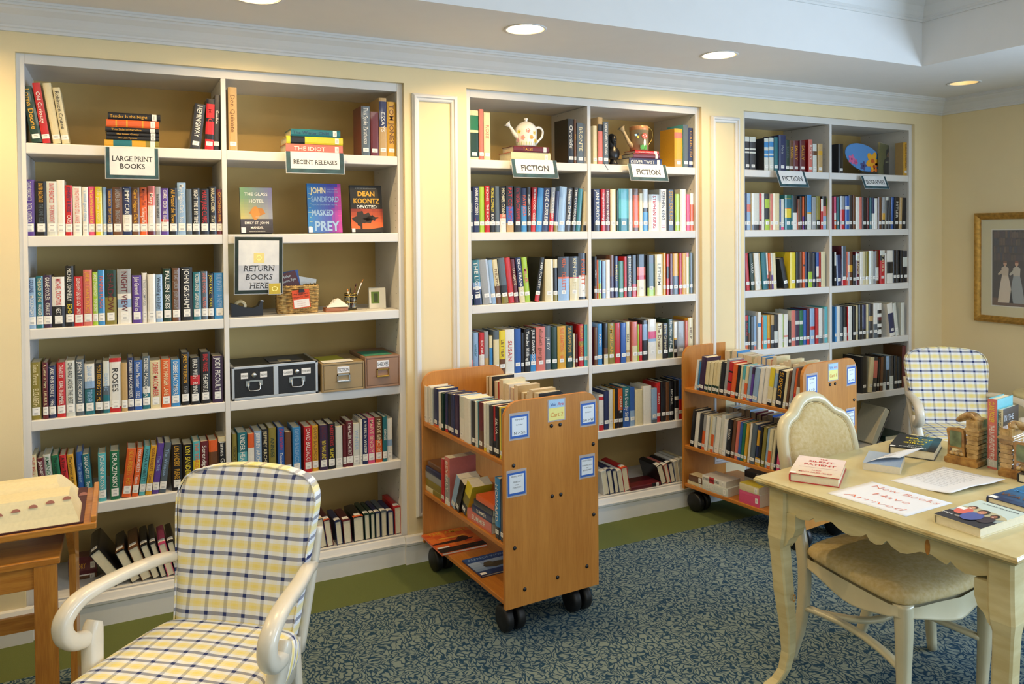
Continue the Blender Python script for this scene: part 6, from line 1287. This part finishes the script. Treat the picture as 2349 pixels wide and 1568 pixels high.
# dark bust
a = onY(1407, 372, .10); hh = onY(1407, 308, .10).z-z1
t = thing('bust', 'small black bust of a long-haired figure beside the bee watering can', 'bust', loc=(a.x, .10, z1)); s_ = hh/.155
m = MB(); m.lathe([(.001, 0), (.022*s_, 0), (.022*s_, .012*s_), (.017*s_, .02*s_), (.016*s_, .03*s_), (.001, .032*s_)], n=20); m.obj('plinth', MBLACK, t)
m = MB(); rs = []
for z, rx, ry, ox in ((.026, .014, .012, 0), (.032, .026, .018, 0), (.045, .033, .021, 0), (.06, .036, .022, 0), (.074, .034, .02, 0), (.085, .024, .016, 0), (.093, .014, .013, 0), (.100, .013, .013, 0), (.108, .016, .017, -.002), (.118, .019, .020, -.003), (.130, .020, .021, -.003), (.142, .018, .019, -.003), (.152, .010, .011, -.003), (.155, .002, .002, -.003)): rs.append([((ox+rx*math.cos(2*math.pi*i/20))*s_, ry*math.sin(2*math.pi*i/20)*s_, z*s_) for i in range(20)])
m.rings(rs); m.obj('torso_and_head', mat('black_bronze', '1E1D1D', .3, .4), t)
m = MB(); rs = []
for z, r1 in ((.075, .017), (.09, .023), (.11, .026), (.13, .026), (.148, .02), (.158, .008)): rs.append([(r1*math.cos(2*math.pi*i/16)*s_-.004*s_, (.008+r1*.8*math.sin(2*math.pi*i/16))*s_, z*s_) for i in range(16)])
m.rings(rs); m.obj('hair', mat('black_bronze_hair', '171616', .45, .3, bump=.6, bscale=90), t)
m = MB()
for dx, dz, r1 in ((-.003, .124, .0035),): m.sweep([(dx*s_, -.018*s_, dz*s_), (dx*s_, -.025*s_, (dz-.004)*s_), (dx*s_, -.020*s_, (dz-.008)*s_)], r1*s_, r1*s_, n=8, sub=3)
m.obj('nose', MBLACK, t)
o = MB().box(-.002, .002, -.001, .0, -.05, 0).obj('hanging_ribbon', MBLACK); o.location = (onY(1385, 372, 0).x, -.0005, z1+.003); o.rotation_euler = (0, R(-38), 0); tag(o, 'short dark ribbon hanging over the top shelf edge by the bust', 'ribbon')
# globe, flower fan, figure print in the last bay
a = onY(1917, 362, .14); t = thing('round_ornament', 'dark round ornament half hidden behind the divider of the rightmost bay', 'ornament', loc=(a.x+.005, .20, z1))
m = MB().lathe([(.001, .02)]+[(.045*math.sin(R(q)), .065-.045*math.cos(R(q))) for q in range(15, 180, 15)]+[(.001, .11)], n=24); m.obj('sphere', mat('dark_globe', '20242C', .3), t); MB().lathe([(.001, 0), (.03, 0), (.03, .006), (.008, .012), (.008, .024), (.001, .024)], n=20).obj('stand', MBLACK, t)
a = onY(1937.5, 367, .13); b = onY(2021, 367, .13); tt_ = onY(1980, 332, .13); bb_ = onY(1980, 391, .13)
t = thing('flower_fan', 'oval blue fan painted with orange and pink flowers on a small stand', 'fan', M=Matrix.Translation(((a.x+b.x)/2, .13, (tt_.z+bb_.z)/2)) @ Matrix.Rotation(R(12), 4, 'Y')); rx, rz = (b.x-a.x)/2, (tt_.z-bb_.z)/2*1.02
m = MB(); n = 40
rs = [[(rx*k*math.cos(2*math.pi*i/n)*(1+.05*math.sin(2*math.pi*i/n)), y, rz*k*math.sin(2*math.pi*i/n)) for i in range(n)] for k, y in ((.98, .004), (1, .002), (1, -.002), (.98, -.004))]
m.rings(rs[::-1], '4F8FD2', smooth=False); m.obj('fan_leaf', MFL, t)
fl = MB()
def hib(cx_, cz_, r_, c1_, c2_, n=5, ph=0):
    fl = MB()
    for k in range(n):
        a_ = 2*math.pi*k/n+ph; disc2(fl, (cx_+r_*.5*math.cos(a_), -.0050-.0002*k, cz_+r_*.5*math.sin(a_)), (math.cos(a_), 0, math.sin(a_)), (-math.sin(a_), 0, math.cos(a_)), r_*.52, r_*.34, c1_, 14)
    disc2(fl, (cx_, -.0064, cz_), (1, 0, 0), (0, 0, 1), r_*.25, r_*.25, c2_, 10); fl.obj('painted_flower', MFL, t)
hib(rx*.50, -rz*.02, rz*.74, 'E8A726', 'C2581C'); hib(rx*.62, -rz*.40, rz*.50, 'E2762A', 'A83A1C', ph=.6); hib(rx*.05, -rz*.62, rz*.36, '3B4A8A', '22264A', ph=.3); hib(-rx*.62, -rz*.42, rz*.38, 'D268A0', 'A03A78', ph=.2); hib(-rx*.38, -rz*.55, rz*.25, 'C85A90', '90306A')
m = MB(); m.sweep([(-.03, .0, -rz-.008), (0, .008, -rz*.9), (.03, 0, -rz-.008)], .004, .004, n=6, sub=3, up=(0, 1, 0)); m.obj('wire_stand', MBRASS, t)
a = onY(2019, 402, .10); b = onY(2058, 404, .29); zt = onY(2040, 333, .2).z-z1
X_ = Vector((b.x-a.x, .20, 0)); w_ = X_.length
t = thing('picture_book', 'olive picture book with a dark figure on its cover, angled beside the fan', 'book', M=frame((a.x, .10, z1+.0003), X_, Vector((-X_.y, X_.x, 0))), group='ornaments of the rightmost top shelf')
MB().box(0, w_, 0, .018, 0, zt, col='6F7048').obj('cover', MJ, t, bevel=.001); MB().box(.004, w_-.001, .002, .016, .003, zt-.003+.0045, col='E2D9BA').obj('page_block', MP, t)
fg = MB()
def poly(pts, c_, e_): fg.add([(w_*p[0], -.0006-e_, zt*p[1]) for p in pts], [tuple(range(len(pts)))], c_)
poly([(.2, .06), (.8, .06), (.88, .3), (.92, .5), (.85, .62), (.88, .78), (.75, .9), (.55, .92), (.38, .84), (.35, .7), (.4, .6), (.25, .5), (.18, .3)], '141412', 0); poly([(.42, .62), (.56, .60), (.60, .72), (.50, .78), (.42, .72)], '9A7A58', .0004); poly([(.3, .42), (.7, .46), (.9, .5), (.88, .54), (.6, .50), (.3, .46)], '7A7A56', .0004)
fg.obj('cover_figure', MFL, t)

# ------------------------------------------------------------------ big leaning open book and flat book, low right
zb5 = ZB
def lowbook(pts): pass
a = onY(1992, 1018, .10)
t = thing('book', 'large pale book leaning open on the bottom shelf of the rightmost bay', 'book', M=Matrix.Translation((a.x-.02, .05, zb5+.012)) @ Matrix.Rotation(R(32), 4, 'Y'), group='large books low in the rightmost bay')
MB().box(-.01, .045, .0, .21, 0, .30, col='D9D2B8').obj('page_block', MP, t, bevel=.004); MB().box(.045, .052, -.006, .22, -.006, .31, col='24282A').obj('cover', MJ, t, bevel=.002)
a = onY(2030, 1010, .06); b = onY(2077, 1003, .06)
flat(Vector((a.x, .06, 0)), Vector((b.x, .05, 0)), .23, .045, 'D', 'dark green book lying flat beneath the leaning pale book', None, side='D', group='large books low in the rightmost bay', z=zb5)

# ------------------------------------------------------------------ framed print on the right wall
t = thing('framed_print', 'gilt-framed print of figures in a library, hanging on the right wall', 'framed print', M=frame((XR, -.279, 1.092), (0, -1, 0), (1, 0, 0)))
fw_, fh_ = .86, .812; prof = [(0, -.001), (0, -.024), (.008, -.032), (.018, -.034), (.028, -.028), (.040, -.018), (.048, -.016), (.048, -.001)]
cs = [(0, 0), (fw_, 0), (fw_, fh_), (0, fh_)]; ins = [(1, 1), (-1, 1), (-1, -1), (1, -1)]
rs = [[(c_[0]+n_[0]*q[0], q[1], c_[1]+n_[1]*q[0]) for q in prof] for c_, n_ in zip(cs, ins)]
m = MB(); m.rings(rs+[rs[0]], cap=False, smooth=False); m.obj('frame', MGOLD, t)
MB().box(.04, fw_-.04, -.010, -.002, .04, fh_-.04, col='D8CEA4').obj('mat_board', ML, t)
MB().box(.125, fw_-.125, -.0115, -.0101, .120, fh_-.120, col='E6E2D2').obj('inner_mat', ML, t)
pr = MB(); x0, x1, z0, z1_ = .133, fw_-.133, .128, fh_-.128; pr.box(x0, x1, -.0128, -.0116, z0, z1_, col='3B2E2A')
def pp_(pts, c_, e_=0): pr.add([(x0+p[0]*(x1-x0), -.0132-e_, z0+p[1]*(z1_-z0)) for p in pts], [tuple(range(len(pts)))], c_)
rg2 = random.Random(5)
for r_ in range(4):
    x = .02
    while x < .95:
        w_ = rg2.uniform(.015, .035); hh = rg2.uniform(.07, .10); pp_([(x, .60+r_*.10), (x+w_, .60+r_*.10), (x+w_, .60+r_*.10+hh), (x, .60+r_*.10+hh)], rg2.choice(['5A4238', '4A3A3C', '6A5040', '3C3A44', '57473A'])); x += w_*1.15
pp_([(0, 0), (1, 0), (1, .08), (0, .10)], '6A4A34')
for cx_, c1_, c2_, hc in ((.16, 'D9C9B4', 'C8B49C', '7A4A2C'), (.30, '9CA2A4', 'C4BBAA', '8A4A30'), (.62, '55624A', '7A7458', '5A3A28'), (.80, 'C8A89A', 'B08A78', '6A3A24')):
    pp_([(cx_-.09, .04), (cx_+.10, .04), (cx_+.06, .30), (cx_+.035, .42), (cx_-.035, .42), (cx_-.06, .28)], c1_, .0002); pp_([(cx_-.04, .40), (cx_+.04, .40), (cx_+.045, .50), (cx_, .53), (cx_-.045, .50)], c2_, .0004)
    pp_([(cx_+.022*math.cos(k), .555+.030*math.sin(k)) for k in [i*math.pi/5 for i in range(10)]], 'D0A080', .0006); pp_([(cx_+.026*math.cos(k), .568+.028*math.sin(k)) for k in [i*math.pi/5 for i in range(6)]], hc, .0008)
    pp_([(cx_-.045, .47), (cx_-.09, .42), (cx_-.08, .40), (cx_-.03, .43)], c2_, .0006)
pr.obj('print', ML, t)
MG2 = mat('picture_glass', 'FFFFFF', .03); g = MG2.node_tree.nodes['Principled BSDF']; g.inputs['Alpha'].default_value = .06
MB().box(.04, fw_-.04, -.016, -.0155, .04, fh_-.04).obj('glass', MG2, t)
